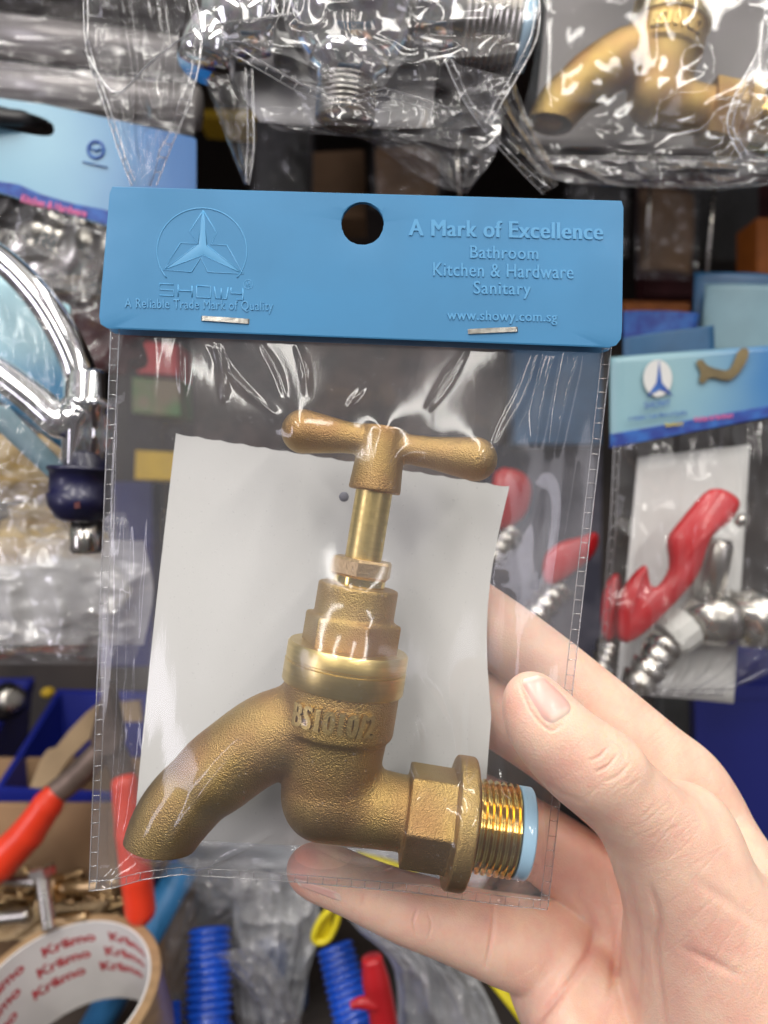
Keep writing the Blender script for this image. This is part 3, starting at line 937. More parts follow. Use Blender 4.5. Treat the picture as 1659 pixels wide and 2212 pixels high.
hxy = np.stack([hpx, hpy], 1)
facing = -(HN * (HV / np.linalg.norm(HV, axis=1)[:, None])).sum(1)
red = np.zeros(len(HV))
def crease(pts, w, depth, flush=0.5, dmin=0, dmax=999):
    """A crease of the skin: a groove pressed along a line, with its redder bottom."""
    global HV
    pts = np.array(pts, float)
    lo, hi = pts.min(0) - 5 * w, pts.max(0) + 5 * w
    ix = np.nonzero((facing > 0.02) & (HV[:, 1] > dmin) & (HV[:, 1] < dmax) & (hxy > lo).all(1) & (hxy < hi).all(1))[0]
    if not len(ix): return
    d, t = dist_to_path(hxy[ix], smooth_path(pts, 14))
    en = np.sin(np.pi * np.clip(t * .96 + .02, 0, 1)) ** 0.5
    g = np.exp(-(d / w) ** 2) * en
    HV[ix] = HV[ix] - HN[ix] * (g * depth)[:, None]
    red[ix] = np.maximum(red[ix], np.exp(-(d / (w * 1.6)) ** 2) * flush * en)
crease([(1121, 1474), (1134, 1510), (1150, 1542), (1188, 1578), (1215, 1565)], 3.2, 0.25, .35)
TH_ = dict(dmax=176); BK = dict(dmin=178)
crease([(1286, 1668), (1312, 1656), (1332, 1632)], 3.6, 0.34, .4, **TH_)
crease([(1272, 1644), (1296, 1634), (1316, 1612)], 3.6, 0.24, .3, **TH_)
crease([(1304, 1690), (1338, 1674), (1362, 1646)], 4.0, 0.18, .2, **TH_)
crease([(1322, 1600), (1345, 1622), (1350, 1640)], 4, 0.2, .2, **TH_)
crease([(1168, 1690), (1215, 1715), (1262, 1735)], 6, 0.12, .2, **TH_)
crease([(1405, 1915), (1425, 1990), (1418, 2070), (1440, 2230)], 8, 0.7, .5)
crease([(1250, 1935), (1285, 2010), (1255, 2090), (1180, 2180), (1120, 2260)], 10, 1.0, .6, **BK)
crease([(1305, 1900), (1330, 2010), (1325, 2120), (1290, 2250)], 10, 0.5, .35)
crease([(1355, 1890), (1380, 2040), (1370, 2230)], 9, 0.55, .4)
crease([(902, 1962), (893, 1992), (901, 2020)], 3.4, 0.30, .45, **BK)
crease([(925, 1972), (932, 2000), (924, 2030)], 3.2, 0.26, .4, **BK)
crease([(1068, 1950), (1064, 2010), (1050, 2090)], 5, 0.5, .5, **BK)
crease([(790, 1925), (780, 1960)], 4, 0.15, .3, **BK)
crease([(1480, 2050), (1540, 2080), (1600, 2110)], 10, 0.35, .2)
crease([(1500, 1900), (1560, 1940), (1659, 2010)], 12, 0.25, .1)
# fine lines of the skin: across the thumb and fingers, and along the palm
fr = np.random.default_rng(5)
def fine(a, b_, half, n, w=1.9, depth=0.055, jit=0.35, flush=.12, **k):
    a, b_ = np.array(a, float), np.array(b_, float); ax = (b_ - a) / np.linalg.norm(b_ - a); nr = np.array([-ax[1], ax[0]])
    for _ in range(n):
        c = a + (b_ - a) * fr.random() + nr * half * (fr.random() - .5) * 1.4
        dr = nr + ax * (fr.random() - .5) * 2 * jit; dr /= np.linalg.norm(dr); L = half * (0.25 + .5 * fr.random())
        bow = ax * (fr.random() - .5) * L * .35
        crease([c - dr * L, c + bow, c + dr * L], w, depth * (.5 + fr.random()), flush, **k)
fine((1270, 1640), (1365, 1730), 62, 24, depth=.045, **TH_)
fine((1180, 1590), (1270, 1660), 55, 14, depth=.045, **TH_)
fine((1380, 1750), (1500, 1900), 90, 34, depth=.05, **TH_)
fine((1400, 1960), (1640, 2140), 130, 40, w=2.4, depth=.05)
fine((1300, 1880), (1330, 2200), 60, 26, w=2.4, depth=.07, jit=.8, **BK)
fine((1100, 2000), (1260, 2120), 90, 26, w=2.2, depth=.06, **BK)
fine((690, 1900), (1040, 2020), 50, 40, depth=.05, jit=.2, **BK)
fine((1250, 1460), (1480, 1640), 60, 30, depth=.05, **BK)
fine((1480, 1640), (1600, 1800), 70, 24, depth=.06, jit=.6, **BK)
tipr = np.zeros(len(HV))
for px_, py_, rr, am, dm in ((640, 1862, 70, .8, 0), (1125, 1520, 60, .35, 0), (1210, 1700, 75, .3, 0), (1250, 1860, 110, .5, 178), (1060, 1990, 60, .3, 178), (1520, 2060, 170, .30, 0), (1330, 1640, 50, .2, 0), (1180, 2090, 110, .25, 178), (1150, 1620, 120, .35, 178), (1590, 1720, 60, .25, 178), (900, 2000, 90, .25, 178), (1480, 1740, 60, .2, 178)):
    q = np.exp(-(((hpx - px_) ** 2 + (hpy - py_) ** 2) / rr ** 2)) * am * (HV[:, 1] > dm)
    tipr = np.maximum(tipr, q)
hm, hn_, hl = new_mat('skin')
b = hn_['Principled BSDF']
b.inputs['Roughness'].default_value = 0.46; b.inputs['Specular IOR Level'].default_value = 0.35
b.inputs['Subsurface Weight'].default_value = 0.6; b.inputs['Subsurface Scale'].default_value = 0.0013
b.inputs['Subsurface Radius'].default_value = (1.0, 0.36, 0.2)
at = hn_.new('ShaderNodeAttribute'); at.attribute_name = 'flush'
mx = hn_.new('ShaderNodeMix'); mx.data_type = 'RGBA'
mx.inputs[6].default_value = (0.79, 0.555, 0.425, 1); mx.inputs[7].default_value = (0.68, 0.34, 0.28, 1)
no = hn_.new('ShaderNodeTexNoise'); no.inputs['Scale'].default_value = 120; no.inputs['Detail'].default_value = 7; no.inputs['Roughness'].default_value = 0.62
tcn = hn_.new('ShaderNodeTexCoord'); hl.new(tcn.outputs['Object'], no.inputs['Vector'])
mrn = hn_.new('ShaderNodeMapRange'); mrn.inputs[1].default_value = .4; mrn.inputs[2].default_value = .75; mrn.inputs[4].default_value = 0.55
hl.new(no.outputs['Fac'], mrn.inputs[0])
ad = hn_.new('ShaderNodeMath'); ad.operation = 'ADD'; ad.use_clamp = True
hl.new(at.outputs['Fac'], ad.inputs[0]); hl.new(mrn.outputs[0], ad.inputs[1])
hl.new(ad.outputs[0], mx.inputs[0]); hl.new(mx.outputs[2], b.inputs['Base Color'])
vo = hn_.new('ShaderNodeTexVoronoi'); vo.inputs['Scale'].default_value = 2300
n2 = hn_.new('ShaderNodeTexNoise'); n2.inputs['Scale'].default_value = 420; n2.inputs['Detail'].default_value = 5
hl.new(tcn.outputs['Object'], vo.inputs['Vector']); hl.new(tcn.outputs['Object'], n2.inputs['Vector'])
sm = hn_.new('ShaderNodeMath'); sm.operation = 'ADD'
hl.new(vo.outputs['Distance'], sm.inputs[0]); hl.new(n2.outputs['Fac'], sm.inputs[1])
bp = hn_.new('ShaderNodeBump'); bp.inputs['Strength'].default_value = 0.2; bp.inputs['Distance'].default_value = 0.0004
hl.new(sm.outputs[0], bp.inputs['Height']); hl.new(bp.outputs[0], b.inputs['Normal'])
M['skin'] = hm
M['nail'] = pmat('nail', (0.72, 0.43, 0.375), 0.3, var=0.06, spec=0.5, sss=0.4, coat=0.1)
M['nail_edge'] = pmat('nail_free_edge', (0.86, 0.74, 0.64), 0.3, sss=0.3)
hand = thing('hand', H(1400, 1950, 190), 'bare hand gripping the bagged tap, thumb in front and fingers behind', 'hand')
sk_ob = part('skin', (HV, HF), M['skin'], hand)
att = sk_ob.data.attributes.new('flush', 'FLOAT', 'POINT')
att.data.foreach_set('value', np.clip(np.maximum(red * 0.8, tipr), 0, 1).astype(np.float32))
hand_bvh = BVHTree.FromPolygons([Vector(v) for v in HV], HF)
def nail(A, B, C, D, lift, bulge, n=26, back=False):
    """Nail plate laid on the fingertip between four corners (tip, tip, base, base in view pixels)."""
    u, v = np.meshgrid(np.linspace(0, 1, n), np.linspace(0, 1, n))
    A, B, C, D = (np.array(q, float) for q in (A, B, C, D))
    # rounded outline
    uu_ = u.copy()
    e = 0.5 + (u - 0.5) * np.sqrt(np.clip(1 - np.clip((v - 0.72) / 0.34, 0, 1) ** 2, 0.05, 1)) * np.sqrt(np.clip(1 - np.clip((0.12 - v) / 0.16, 0, 1) ** 2, 0.2, 1))
    p = (A * (1 - e)[..., None] + B * e[..., None]) * (1 - v)[..., None] + (D * (1 - e)[..., None] + C * e[..., None]) * v[..., None]
    g = np.zeros((n, n, 3))
    last = None
    for j in range(n):
        for i in range(n):
            dirv = Vector(P(p[j, i, 0], p[j, i, 1], 1.0)).normalized()
            if back:
                far = Vector(dirv) * 300
                hit = hand_bvh.ray_cast(far, -dirv)
            else:
                hit = hand_bvh.ray_cast(Vector((0, 0, 0)), dirv)
            if hit[0] is None: 
                q = hand_bvh.find_nearest(Vector(dirv) * 165); hit = q
            nn = Vector(hit[1])
            if nn.dot(dirv) > 0 and not back: nn = -nn
            edge = min(i, n - 1 - i, 2 * (n - 1 - j), j + 2) / (n * 0.18)
            g[j, i] = np.array(hit[0]) + np.array(nn) * (lift * min(1, edge) - 0.05)
    for _ in range(3):
        g[1:-1, 1:-1] = 0.5 * g[1:-1, 1:-1] + 0.125 * (g[:-2, 1:-1] + g[2:, 1:-1] + g[1:-1, :-2] + g[1:-1, 2:])
    return g
g = nail((1121, 1470), (1172, 1457), (1246, 1530), (1184, 1574), 0.42, 0)
def tone_nail(o, n=26):
    v = np.repeat(np.linspace(0, 1, n), n); u = np.tile(np.linspace(0, 1, n), n)
    t = np.clip((0.10 - v) / 0.05, 0, 1) + 0.55 * np.clip((v - 0.78 - 0.5 * (u - .5) ** 2) / 0.08, 0, 1)
    a = o.data.attributes.new('pale', 'FLOAT', 'POINT'); a.data.foreach_set('value', np.clip(t, 0, 1).astype(np.float32))
nt = M['nail'].node_tree; nb = nt.nodes['Principled BSDF']
src = nb.inputs['Base Color'].links[0].from_socket
na = nt.nodes.new('ShaderNodeAttribute'); na.attribute_name = 'pale'
nm = nt.nodes.new('ShaderNodeMix'); nm.data_type = 'RGBA'; nm.inputs[7].default_value = (0.80, 0.66, 0.56, 1)
nt.links.new(src, nm.inputs[6]); nt.links.new(na.outputs['Fac'], nm.inputs[0]); nt.links.new(nm.outputs[2], nb.inputs['Base Color'])
tone_nail(part('thumbnail', sheet(g), M['nail'], hand))
g = nail((634, 1894), (648, 1916), (742, 1952), (736, 1928), 0.22, 0)
tone_nail(part('fingernail', sheet(g), M['nail'], hand))

# ------------------------------------------------------------------ the display behind
M['chrome'] = pmat('chrome_plate', (0.78, 0.78, 0.79), 0.09, 1.0, var=0.05, vscale=40, bump=0.06, bscale=60)
M['nickel'] = pmat('dull_nickel', (0.60, 0.57, 0.52), 0.28, 1.0, var=0.2, vscale=80, rvar=0.1)
M['red'] = pmat('red_lever_plastic', (0.55, 0.014, 0.02), 0.3, var=0.2, vscale=40, coat=0.2)
M['orange'] = pmat('orange_red_grip', (0.80, 0.045, 0.012), 0.38, var=0.15, vscale=30, coat=0.15, bump=0.05, bscale=500)
M['rust'] = pmat('worn_tool_steel', (0.22, 0.16, 0.13), 0.5, 0.6, col2=(0.10, 0.075, 0.065), vscale=60, bump=0.3)
M['bin'] = pmat('cobalt_bin_plastic', (0.009, 0.017, 0.21), 0.36, var=0.25, vscale=14, bump=0.05, bscale=300)
M['bin_dark'] = pmat('navy_bin_plastic', (0.008, 0.012, 0.12), 0.4, var=0.3, vscale=14)
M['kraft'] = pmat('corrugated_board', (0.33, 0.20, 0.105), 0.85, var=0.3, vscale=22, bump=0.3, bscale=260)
M['kraft_pale'] = pmat('pale_board', (0.46, 0.33, 0.19), 0.8, var=0.25, vscale=30, bump=0.2)
M['tape'] = pmat('brown_packing_tape', (0.40, 0.26, 0.14), 0.3, var=0.2, vscale=70, coat=0.4, stretch=(1, 1, 8))
M['core'] = pmat('white_tape_core', (0.72, 0.70, 0.68), 0.6, var=0.08, vscale=50, bump=0.1)
M['ink_red'] = pmat('red_print', (0.50, 0.02, 0.035), 0.6, var=0.3, vscale=300)
M['pipe_blue'] = pmat('light_blue_pipe', (0.05, 0.25, 0.55), 0.35, var=0.12, vscale=25)
M['hose_blue'] = pmat('bright_blue_plastic', (0.010, 0.085, 0.56), 0.3, var=0.25, vscale=45, coat=0.2)
M['yellow'] = pmat('yellow_plastic', (0.72, 0.60, 0.015), 0.4, var=0.12, vscale=40)
M['label_yellow'] = pmat('yellow_label', (0.62, 0.40, 0.02), 0.6, var=0.1)
M['wall'] = pmat('dark_display_panel', (0.055, 0.040, 0.032), 0.7, col2=(0.02, 0.015, 0.013), vscale=9, bump=0.1)
M['black'] = pmat('black_fitting', (0.015, 0.014, 0.016), 0.4)
M['ring'] = pmat('navy_plastic_ring', (0.006, 0.006, 0.045), 0.4, col2=(0.008, 0.007, 0.012), vscale=30, coat=0.2)
M['navy'] = pmat('navy_print', (0.010, 0.035, 0.24), 0.5, col2=(0.02, 0.11, 0.40), vscale=160)
M['pink'] = pmat('pink_print', (0.62, 0.13, 0.30), 0.5)
M['pale_print'] = pmat('pale_print', (0.62, 0.62, 0.60), 0.5)
M['olive'] = pmat('printed_brass', (0.19, 0.14, 0.055), 0.5, var=0.5, vscale=90)
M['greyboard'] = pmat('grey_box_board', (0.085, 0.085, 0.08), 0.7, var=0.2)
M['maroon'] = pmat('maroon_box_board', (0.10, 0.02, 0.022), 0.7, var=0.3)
M['rust_orange'] = pmat('orange_box_board', (0.42, 0.12, 0.015), 0.6, var=0.2)
M['green'] = pmat('green_box_board', (0.05, 0.22, 0.05), 0.6, var=0.3, col2=(0.25, 0.20, 0.12), vscale=40)
M['red_board'] = pmat('red_box_board', (0.55, 0.045, 0.05), 0.6, var=0.25)
M['grey_pipe'] = pmat('satin_grey_tube', (0.50, 0.47, 0.46), 0.35, 0.3, var=0.2, vscale=18)
M['milky'] = film_mat('milky_bag', base=0.10, edge=0.7, haze=0.33, rough=0.07, bump=0.2, bscale=60)
M['cloudy'] = film_mat('cloudy_bag', base=0.08, edge=0.7, haze=0.12, rough=0.06, bump=0.2, bscale=60)
M['ivory'] = pmat('ivory_paper', (0.62, 0.48, 0.25), 0.5, col2=(0.50, 0.31, 0.05), vscale=30, bump=0.3, bscale=120)
M['pale_lining'] = pmat('pale_plastic_lining', (0.46, 0.47, 0.46), 0.4, col2=(0.26, 0.29, 0.33), vscale=22, bump=0.2, bscale=120)
M['white_pl'] = pmat('white_plastic', (0.66, 0.66, 0.62), 0.35, var=0.1, bump=0.2, bscale=150)

def gradient_card(name, a, b, axis='X', lo=-0.03, hi=0.03):
    """Printed card whose ink runs from one blue to another across its width."""
    m, n, l = new_mat(name); bs = n['Principled BSDF']; bs.inputs['Roughness'].default_value = 0.3
    t = n.new('ShaderNodeTexCoord'); s = n.new('ShaderNodeSeparateXYZ'); l.new(t.outputs['Object'], s.inputs[0])
    r = n.new('ShaderNodeMapRange'); r.inputs[1].default_value = lo; r.inputs[2].default_value = hi; r.interpolation_type = 'SMOOTHSTEP'
    l.new(s.outputs[axis], r.inputs[0])
    mx = n.new('ShaderNodeMix'); mx.data_type = 'RGBA'; mx.inputs[6].default_value = (*a, 1); mx.inputs[7].default_value = (*b, 1)
    no = n.new('ShaderNodeTexNoise'); no.inputs['Scale'].default_value = 30; l.new(t.outputs['Object'], no.inputs['Vector'])
    ad = n.new('ShaderNodeMath'); ad.operation = 'MULTIPLY_ADD'; ad.inputs[1].default_value = 0.5; ad.use_clamp = True
    mm = n.new('ShaderNodeMath'); mm.operation = 'SUBTRACT'; mm.inputs[1].default_value = 0.5; l.new(no.outputs['Fac'], mm.inputs[0])
    l.new(mm.outputs[0], ad.inputs[0]); l.new(r.outputs[0], ad.inputs[2])
    l.new(ad.outputs[0], mx.inputs[0]); l.new(mx.outputs[2], bs.inputs['Base Color'])
    return m
M['card_print'] = gradient_card('printed_blue_card', (0.19, 0.38, 0.50), (0.010, 0.12, 0.36), lo=-0.012, hi=0.045)
M['card_print_right'] = gradient_card('printed_blue_card_right', (0.24, 0.41, 0.46), (0.012, 0.14, 0.38), lo=-0.012, hi=0.042)
M['card_pale'] = pmat('pale_blue_card', (0.20, 0.34, 0.40), 0.4, var=0.1)
M['card_mid'] = pmat('mid_blue_card', (0.032, 0.12, 0.25), 0.4, var=0.2)
M['card_aqua'] = gradient_card('aqua_card', (0.02, 0.22, 0.45), (0.42, 0.66, 0.74), axis='Z', lo=-0.012, hi=0.008)

def poly_px(pts, d, thick, bev=0.0, smooth=0):
    """Outline given in view pixels at depth d, extruded away from the lens."""
    if smooth: pts = smooth_path(np.array(pts, float), len(pts) * smooth, True)
    p = np.array([[(q[0] - 829.5) / 1659 * d, -(q[1] - 1106) / 1659 * d] for q in pts])
    area = np.sum(p[:, 0] * np.roll(p[:, 1], -1) - np.roll(p[:, 0], -1) * p[:, 1])
    if area < 0: p = p[::-1]
    return prism(p, d, d + thick, bev)
def slab(corners, thick, n=14, curl=0.0, seed=0, wave=0.0):
    """Card from four corners (px, py, d) clockwise from the top left, gently curled."""
    c = [P(*q) for q in corners]
    u, v = np.meshgrid(np.linspace(0, 1, n), np.linspace(0, 1, n))
    u, v = u[..., None], v[..., None]
    g = (c[0] * (1 - u) + c[1] * u) * (1 - v) + (c[3] * (1 - u) + c[2] * u) * v
    g[..., 1] += curl * np.sin(np.pi * u[..., 0]) + wave * (value_noise((n, n), (2, 3), seed) - .5)
    return sheet(g, thick)
def flap(left, right, d, amp=2.0, seed=0, nu=80, nv=120, cells=(4, 9), bulge=3.0, tilt=0.0):
    """A length of crumpled clear film between two outlines (top to bottom, view pixels)."""
    L = smooth_path(np.array(left, float), nv); R = smooth_path(np.array(right, float), nv)
    u = np.linspace(0, 1, nu)[None, :, None]
    p = L[:, None, :] * (1 - u) + R[:, None, :] * u
    U = np.broadcast_to(u[..., 0], p.shape[:2])
    a = value_noise((nv, nu), cells, seed); b_ = value_noise((nv, nu), (cells[0] * 2 + 1, cells[1] * 2), seed + 50); c = value_noise((nv, nu), (cells[0] * 5, cells[1] * 3), seed + 99)
    rid = (1 - np.abs(2 * a - 1)) ** 1.6 * 0.8 + (1 - np.abs(2 * b_ - 1)) ** 1.4 * 0.22 + c * 0.05
    fade = np.clip(np.minimum(U, 1 - U) / 0.12, 0, 1)
    dep = d - bulge * np.sin(np.pi * U) - amp * (rid - 0.5) * fade + tilt * np.linspace(0, 1, nv)[:, None]
    g = np.stack([(p[..., 0] - 829.5) / 1659 * dep, dep, -(p[..., 1] - 1106) / 1659 * dep], -1)
    return g
def rim_seam(g, side, inset=4, step=4.5, r=0.24):
    if side in 'lr':
        a, far = (g[:, 0], g[:, -1]) if side == 'l' else (g[:, -1], g[:, 0])
        f = np.clip(1.9 / (np.linalg.norm(far - a, axis=1) + 1e-6), 0, .4)[:, None]
        b_ = a * (1 - f) + far * f; b_[:, 1] = g[:, inset if side == 'l' else -1 - inset, 1]
    else: a, b_ = g[-1], g[-1 - inset]
    return ladder(a - [0, .3, 0], b_ - [0, .3, 0], step, r)
def blob(c, r, seed=0, amp=0.15, n=26, sq=1.0):
    """Lumpy crumpled body."""
    u, v = np.meshgrid(np.linspace(0, 2 * np.pi, n * 2, endpoint=False), np.linspace(0.02, np.pi - 0.02, n))
    nz = value_noise((n, n * 2 + 1), (6, 10), seed)[:, :-1]; nz = nz * np.sin(v) + .5 * (1 - np.sin(v))
    k = 1 + amp * (np.abs(nz - .5) * 4 - 1)
    g = np.stack([np.sin(v) * np.cos(u) * r[0] * k, np.sin(v) * np.sin(u) * r[1] * k, np.cos(v) * r[2] * k], -1) + np.asarray(c)
    m = 2 * n; F = [(i * m + j, i * m + (j + 1) % m, (i + 1) * m + (j + 1) % m, (i + 1) * m + j) for i in range(n - 1) for j in range(m)]
    F += [tuple(range(m - 1, -1, -1)), tuple((n - 1) * m + j for j in range(m))]
    return g.reshape(-1, 3), F
def along(a, b, prof, seg=32):
    """Turned piece on the axis a->b: profile of (fraction, radius mm)."""
    a, b = np.asarray(a), np.asarray(b)
    v, f = lathe([(0, r) for _, r in prof], 'z', seg)
    t = b - a; L = np.linalg.norm(t); e1, e2 = frame_of(t); t = t / L
    hh = np.repeat([q[0] * L for q in prof], seg)
    return a + hh[:, None] * t + v[:, :1] * e1 + v[:, 1:2] * e2, f
def one(name, vf, mat, label, cat, group=None, kind=None, **k):
    return part(name, vf, M[mat] if isinstance(mat, str) else mat, None, label=label, cat=cat, group=group, kind=kind, **k)

# --- setting
part('wall', box(-700, 700, 640, 650, -1400, 900), M['wall'], None, kind='structure')
part('added_shade_board', box(-700, 700, 255, 640, 262, 268), M['wall'], None, kind='structure')  # unseen board added above the frame to shade the deeper goods
part('floor', box(-900, 900, -1500, 660, -1410, -1400), M['greyboard'], None, kind='structure')
part('shelf_board', box(-420, 420, 250, 640, -262, -256), M['wall'], None, label='dark shelf board carrying the bins and loose tools under the packets', cat='shelf')

# --- cartons standing in the dark behind the packets
def carton(corners, depth, mat, label, group='cartons standing in the dark behind the packets'):
    q = [(c[0], c[1]) for c in corners]
    return one('carton', poly_px(q, corners[0][2], depth, 0.8), mat, label, 'box', group, smooth=False)
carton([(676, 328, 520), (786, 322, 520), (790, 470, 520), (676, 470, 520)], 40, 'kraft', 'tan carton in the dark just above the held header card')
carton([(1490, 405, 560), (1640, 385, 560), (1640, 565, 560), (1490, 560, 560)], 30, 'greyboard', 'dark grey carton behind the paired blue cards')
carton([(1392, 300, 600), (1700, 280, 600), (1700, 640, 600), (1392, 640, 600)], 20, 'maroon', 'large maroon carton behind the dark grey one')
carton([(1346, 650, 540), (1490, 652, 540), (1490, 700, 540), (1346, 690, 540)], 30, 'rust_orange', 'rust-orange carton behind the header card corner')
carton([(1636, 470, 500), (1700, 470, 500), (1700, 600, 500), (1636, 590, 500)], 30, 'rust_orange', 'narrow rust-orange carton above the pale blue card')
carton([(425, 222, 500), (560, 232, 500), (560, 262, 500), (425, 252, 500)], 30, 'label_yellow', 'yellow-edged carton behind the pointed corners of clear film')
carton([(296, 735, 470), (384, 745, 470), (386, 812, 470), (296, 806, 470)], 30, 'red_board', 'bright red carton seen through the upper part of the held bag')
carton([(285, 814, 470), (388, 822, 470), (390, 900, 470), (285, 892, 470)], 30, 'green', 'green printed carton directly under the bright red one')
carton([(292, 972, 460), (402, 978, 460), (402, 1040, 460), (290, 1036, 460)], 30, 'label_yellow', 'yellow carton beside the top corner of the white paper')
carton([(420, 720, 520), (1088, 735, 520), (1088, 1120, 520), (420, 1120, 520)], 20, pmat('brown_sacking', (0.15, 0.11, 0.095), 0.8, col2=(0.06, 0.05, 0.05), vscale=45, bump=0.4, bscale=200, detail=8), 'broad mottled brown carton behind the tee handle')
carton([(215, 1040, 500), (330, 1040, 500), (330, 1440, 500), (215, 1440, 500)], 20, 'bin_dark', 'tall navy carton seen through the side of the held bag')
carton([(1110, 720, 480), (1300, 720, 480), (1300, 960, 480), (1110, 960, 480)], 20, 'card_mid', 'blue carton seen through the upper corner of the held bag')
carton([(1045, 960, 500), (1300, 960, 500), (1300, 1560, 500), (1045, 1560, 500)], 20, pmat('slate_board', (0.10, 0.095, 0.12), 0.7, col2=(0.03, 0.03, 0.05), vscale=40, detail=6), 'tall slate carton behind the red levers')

def wire(a, b_, label):
    return one('hook_wire', tube(np.array([P(*a), P(*b_)]), 0.9, 8), 'nickel', label, 'hook', 'bare display wires')
wire((985, 310, 330), (994, 425, 330), 'bright upright display wire just above the header card')
wire((1548, 330, 420), (1524, 640, 420), 'thin upright display wire in front of the dark grey carton')
wire((1408, 330, 450), (1396, 560, 450), 'thin upright display wire beside the header card corner')

# --- packet with the chrome mixer, straight above
mx_ = thing('mixer_tap', P(760, -20, 245), 'chrome mixer body with threaded outlet in crumpled film above the header card', 'tap')
c0 = P(765, -30, 240)
part('body', lathe([(-27, 2), (-26.5, 8), (-24, 14), (-18, 19), (-10, 22.5), (0, 23.5), (10, 23), (22, 20)], 'z', 56), M['chrome'], mx_, local=True)
mo = mx_.children[0]; mo.data.transform(Matrix.Translation(Vector((c0 - ROOT[mx_.name]) * 0.001)))
part('collar', along(P(757, 118, 238), P(750, 182, 238), [(0, 11), (.2, 12.5), (.6, 12.5), (.75, 9.5), (1, 9.5)]), M['chrome'], mx_)
pr = [(0, 8.8)]
for i in range(7): pr += [(i / 7 + .02, 8.2), (i / 7 + .05, 9.3), (i / 7 + .09, 9.3), (i / 7 + .12, 8.2)]
part('outlet_thread', along(P(750, 180, 238), P(745, 262, 238), pr + [(1, 8.0)]), M['nickel'], mx_)
for (a, b2, r0) in (((600, 60, 246), (455, 40, 246), 12), ((900, 20, 246), (1010, 40, 246), 13)):
    part('arm', along(P(*a), P(*b2), [(0, r0), (.5, r0), (1, r0 - 1)]), M['chrome'], mx_)
pr = [(0, 12.5)]
for i in range(9): pr += [(i / 9 + .02, 12.0), (i / 9 + .05, 13.2), (i / 9 + .07, 13.2), (i / 9 + .10, 12.0)]
part('inlet_thread', along(P(1005, 38, 243), P(1122, 55, 243), pr + [(1, 12)]), M['nickel'], mx_)
part('washer', along(P(1122, 55, 243), P(1146, 58, 243), [(0, 8), (0.02, 13), (.98, 13), (1, 8)]), M['blue_pvc'], mx_)
part('inlet_thread', along(P(470, 40, 246), P(440, 150, 244), [(0, 10), (.9, 9.5), (1, 8)]), M['chrome'], mx_)
one('paper_card', slab([(430, 60, 256), (950, 70, 256), (932, 274, 256), (560, 262, 256)], 0.4, curl=2), pmat('bright_paper', (0.85, 0.84, 0.83), 0.7, var=0.03), 'white paper card behind the chrome mixer body', 'card')
pk = thing('plastic_bag', P(690, 150, 235), 'crumpled clear bag round the chrome mixer, with drooping pointed corners', 'bag')
g1 = flap([(180, -20), (188, 110), (226, 230), (258, 330), (285, 402)], [(420, -20), (436, 100), (410, 220), (370, 320), (338, 402)], 226, 8, 21, cells=(3, 7), bulge=4)
part('corner_film', sheet(g1), M['film_far'], pk); part('seam', rim_seam(g1, 'l', 6), M['seam'], pk); part('seam', rim_seam(g1, 'r', 5), M['seam'], pk)
g2 = flap([(440, 170), (470, 250), (505, 345), (528, 398)], [(545, 150), (548, 240), (548, 330), (538, 400)], 238, 3.0, 22, cells=(3, 4), bulge=3)
part('corner_film', sheet(g2), M['film_far'], pk); part('seam', rim_seam(g2, 'r', 5), M['seam'], pk)
g3 = flap([(420, -20), (440, 90), (560, 150), (640, 200), (660, 270)], [(1165, -20), (1160, 80), (1110, 180), (1080, 230), (1060, 275)], 224, 6, 23, nu=130, nv=120, cells=(4, 6), bulge=9)
part('front_film', sheet(g3), M['film_far'], pk); part('seam', rim_seam(g3, 'r', 4), M['seam'], pk)
part('cross_seam', ladder(np.array([P(x, y, 217) for x, y in ((470, 78), (560, 130), (650, 182), (740, 215), (830, 190), (900, 210), (1005, 245))]), np.array([P(x, y, 217) for x, y in ((462, 92), (552, 146), (642, 198), (738, 230), (826, 206), (896, 226), (998, 262))]), 4.6, 0.18), M['seam'], pk)
g4 = flap([(960, 130), (1000, 215), (1060, 300), (1125, 372), (1172, 420)], [(1110, 170), (1140, 250), (1168, 310), (1195, 360), (1206, 400)], 226, 5, 24, cells=(4, 5), bulge=4)
part('corner_film', sheet(g4), M['film_far'], pk); part('seam', rim_seam(g4, 'l', 5), M['seam'], pk)
g5 = flap([(560, 230), (600, 280), (780, 300), (900, 380), (960, 410)], [(1080, 240), (1080, 300), (1060, 350), (1030, 390), (1010, 418)], 252, 7, 25, nu=90, cells=(4, 8), bulge=4)
part('rear_film', sheet(g5), M['cloudy'], pk)
one('film_tie', tube(smooth_path(PL([(182, 110, 214), (250, 200, 212), (330, 130, 212), (432, 62, 212), (560, 40, 214), (640, 28, 218)]), 30), 0.32, 6), M['seam'], 'thin fold of clear film strung across the chrome mixer packet', 'film')

# --- packet with the second brass tap
tap2 = thing('brass_tap', P(1452, 30, 276), 'raw brass tap hanging in its bag against shade-toned paper, upper corner packet', 'tap', roty=math.radians(11.5))
for ch in list(tap.children):
    c = ch.copy(); COL.objects.link(c); c.parent = tap2
    for g in ch.children:
        d2 = g.copy(); COL.objects.link(d2); d2.parent = c
one('paper_card', slab([(1185, -30, 298), (1720, -30, 298), (1720, 335, 298), (1150, 312, 298)], 0.4, curl=3), pmat('shaded_paper', (0.25, 0.235, 0.23), 0.8, var=0.05), 'white paper card, toned as shaded, behind the hanging second brass tap', 'card')  # a white card; the dimmer light up here is put into its colour
pk2 = thing('plastic_bag', P(1420, 200, 262), 'clear bag holding the second brass tap against shade-toned paper', 'bag')
g6 = flap([(1168, -20), (1150, 150), (1120, 280), (1140, 345)], [(1740, -20), (1740, 150), (1740, 270), (1740, 350)], 254, 2.6, 26, nu=120, cells=(3, 5), bulge=5)
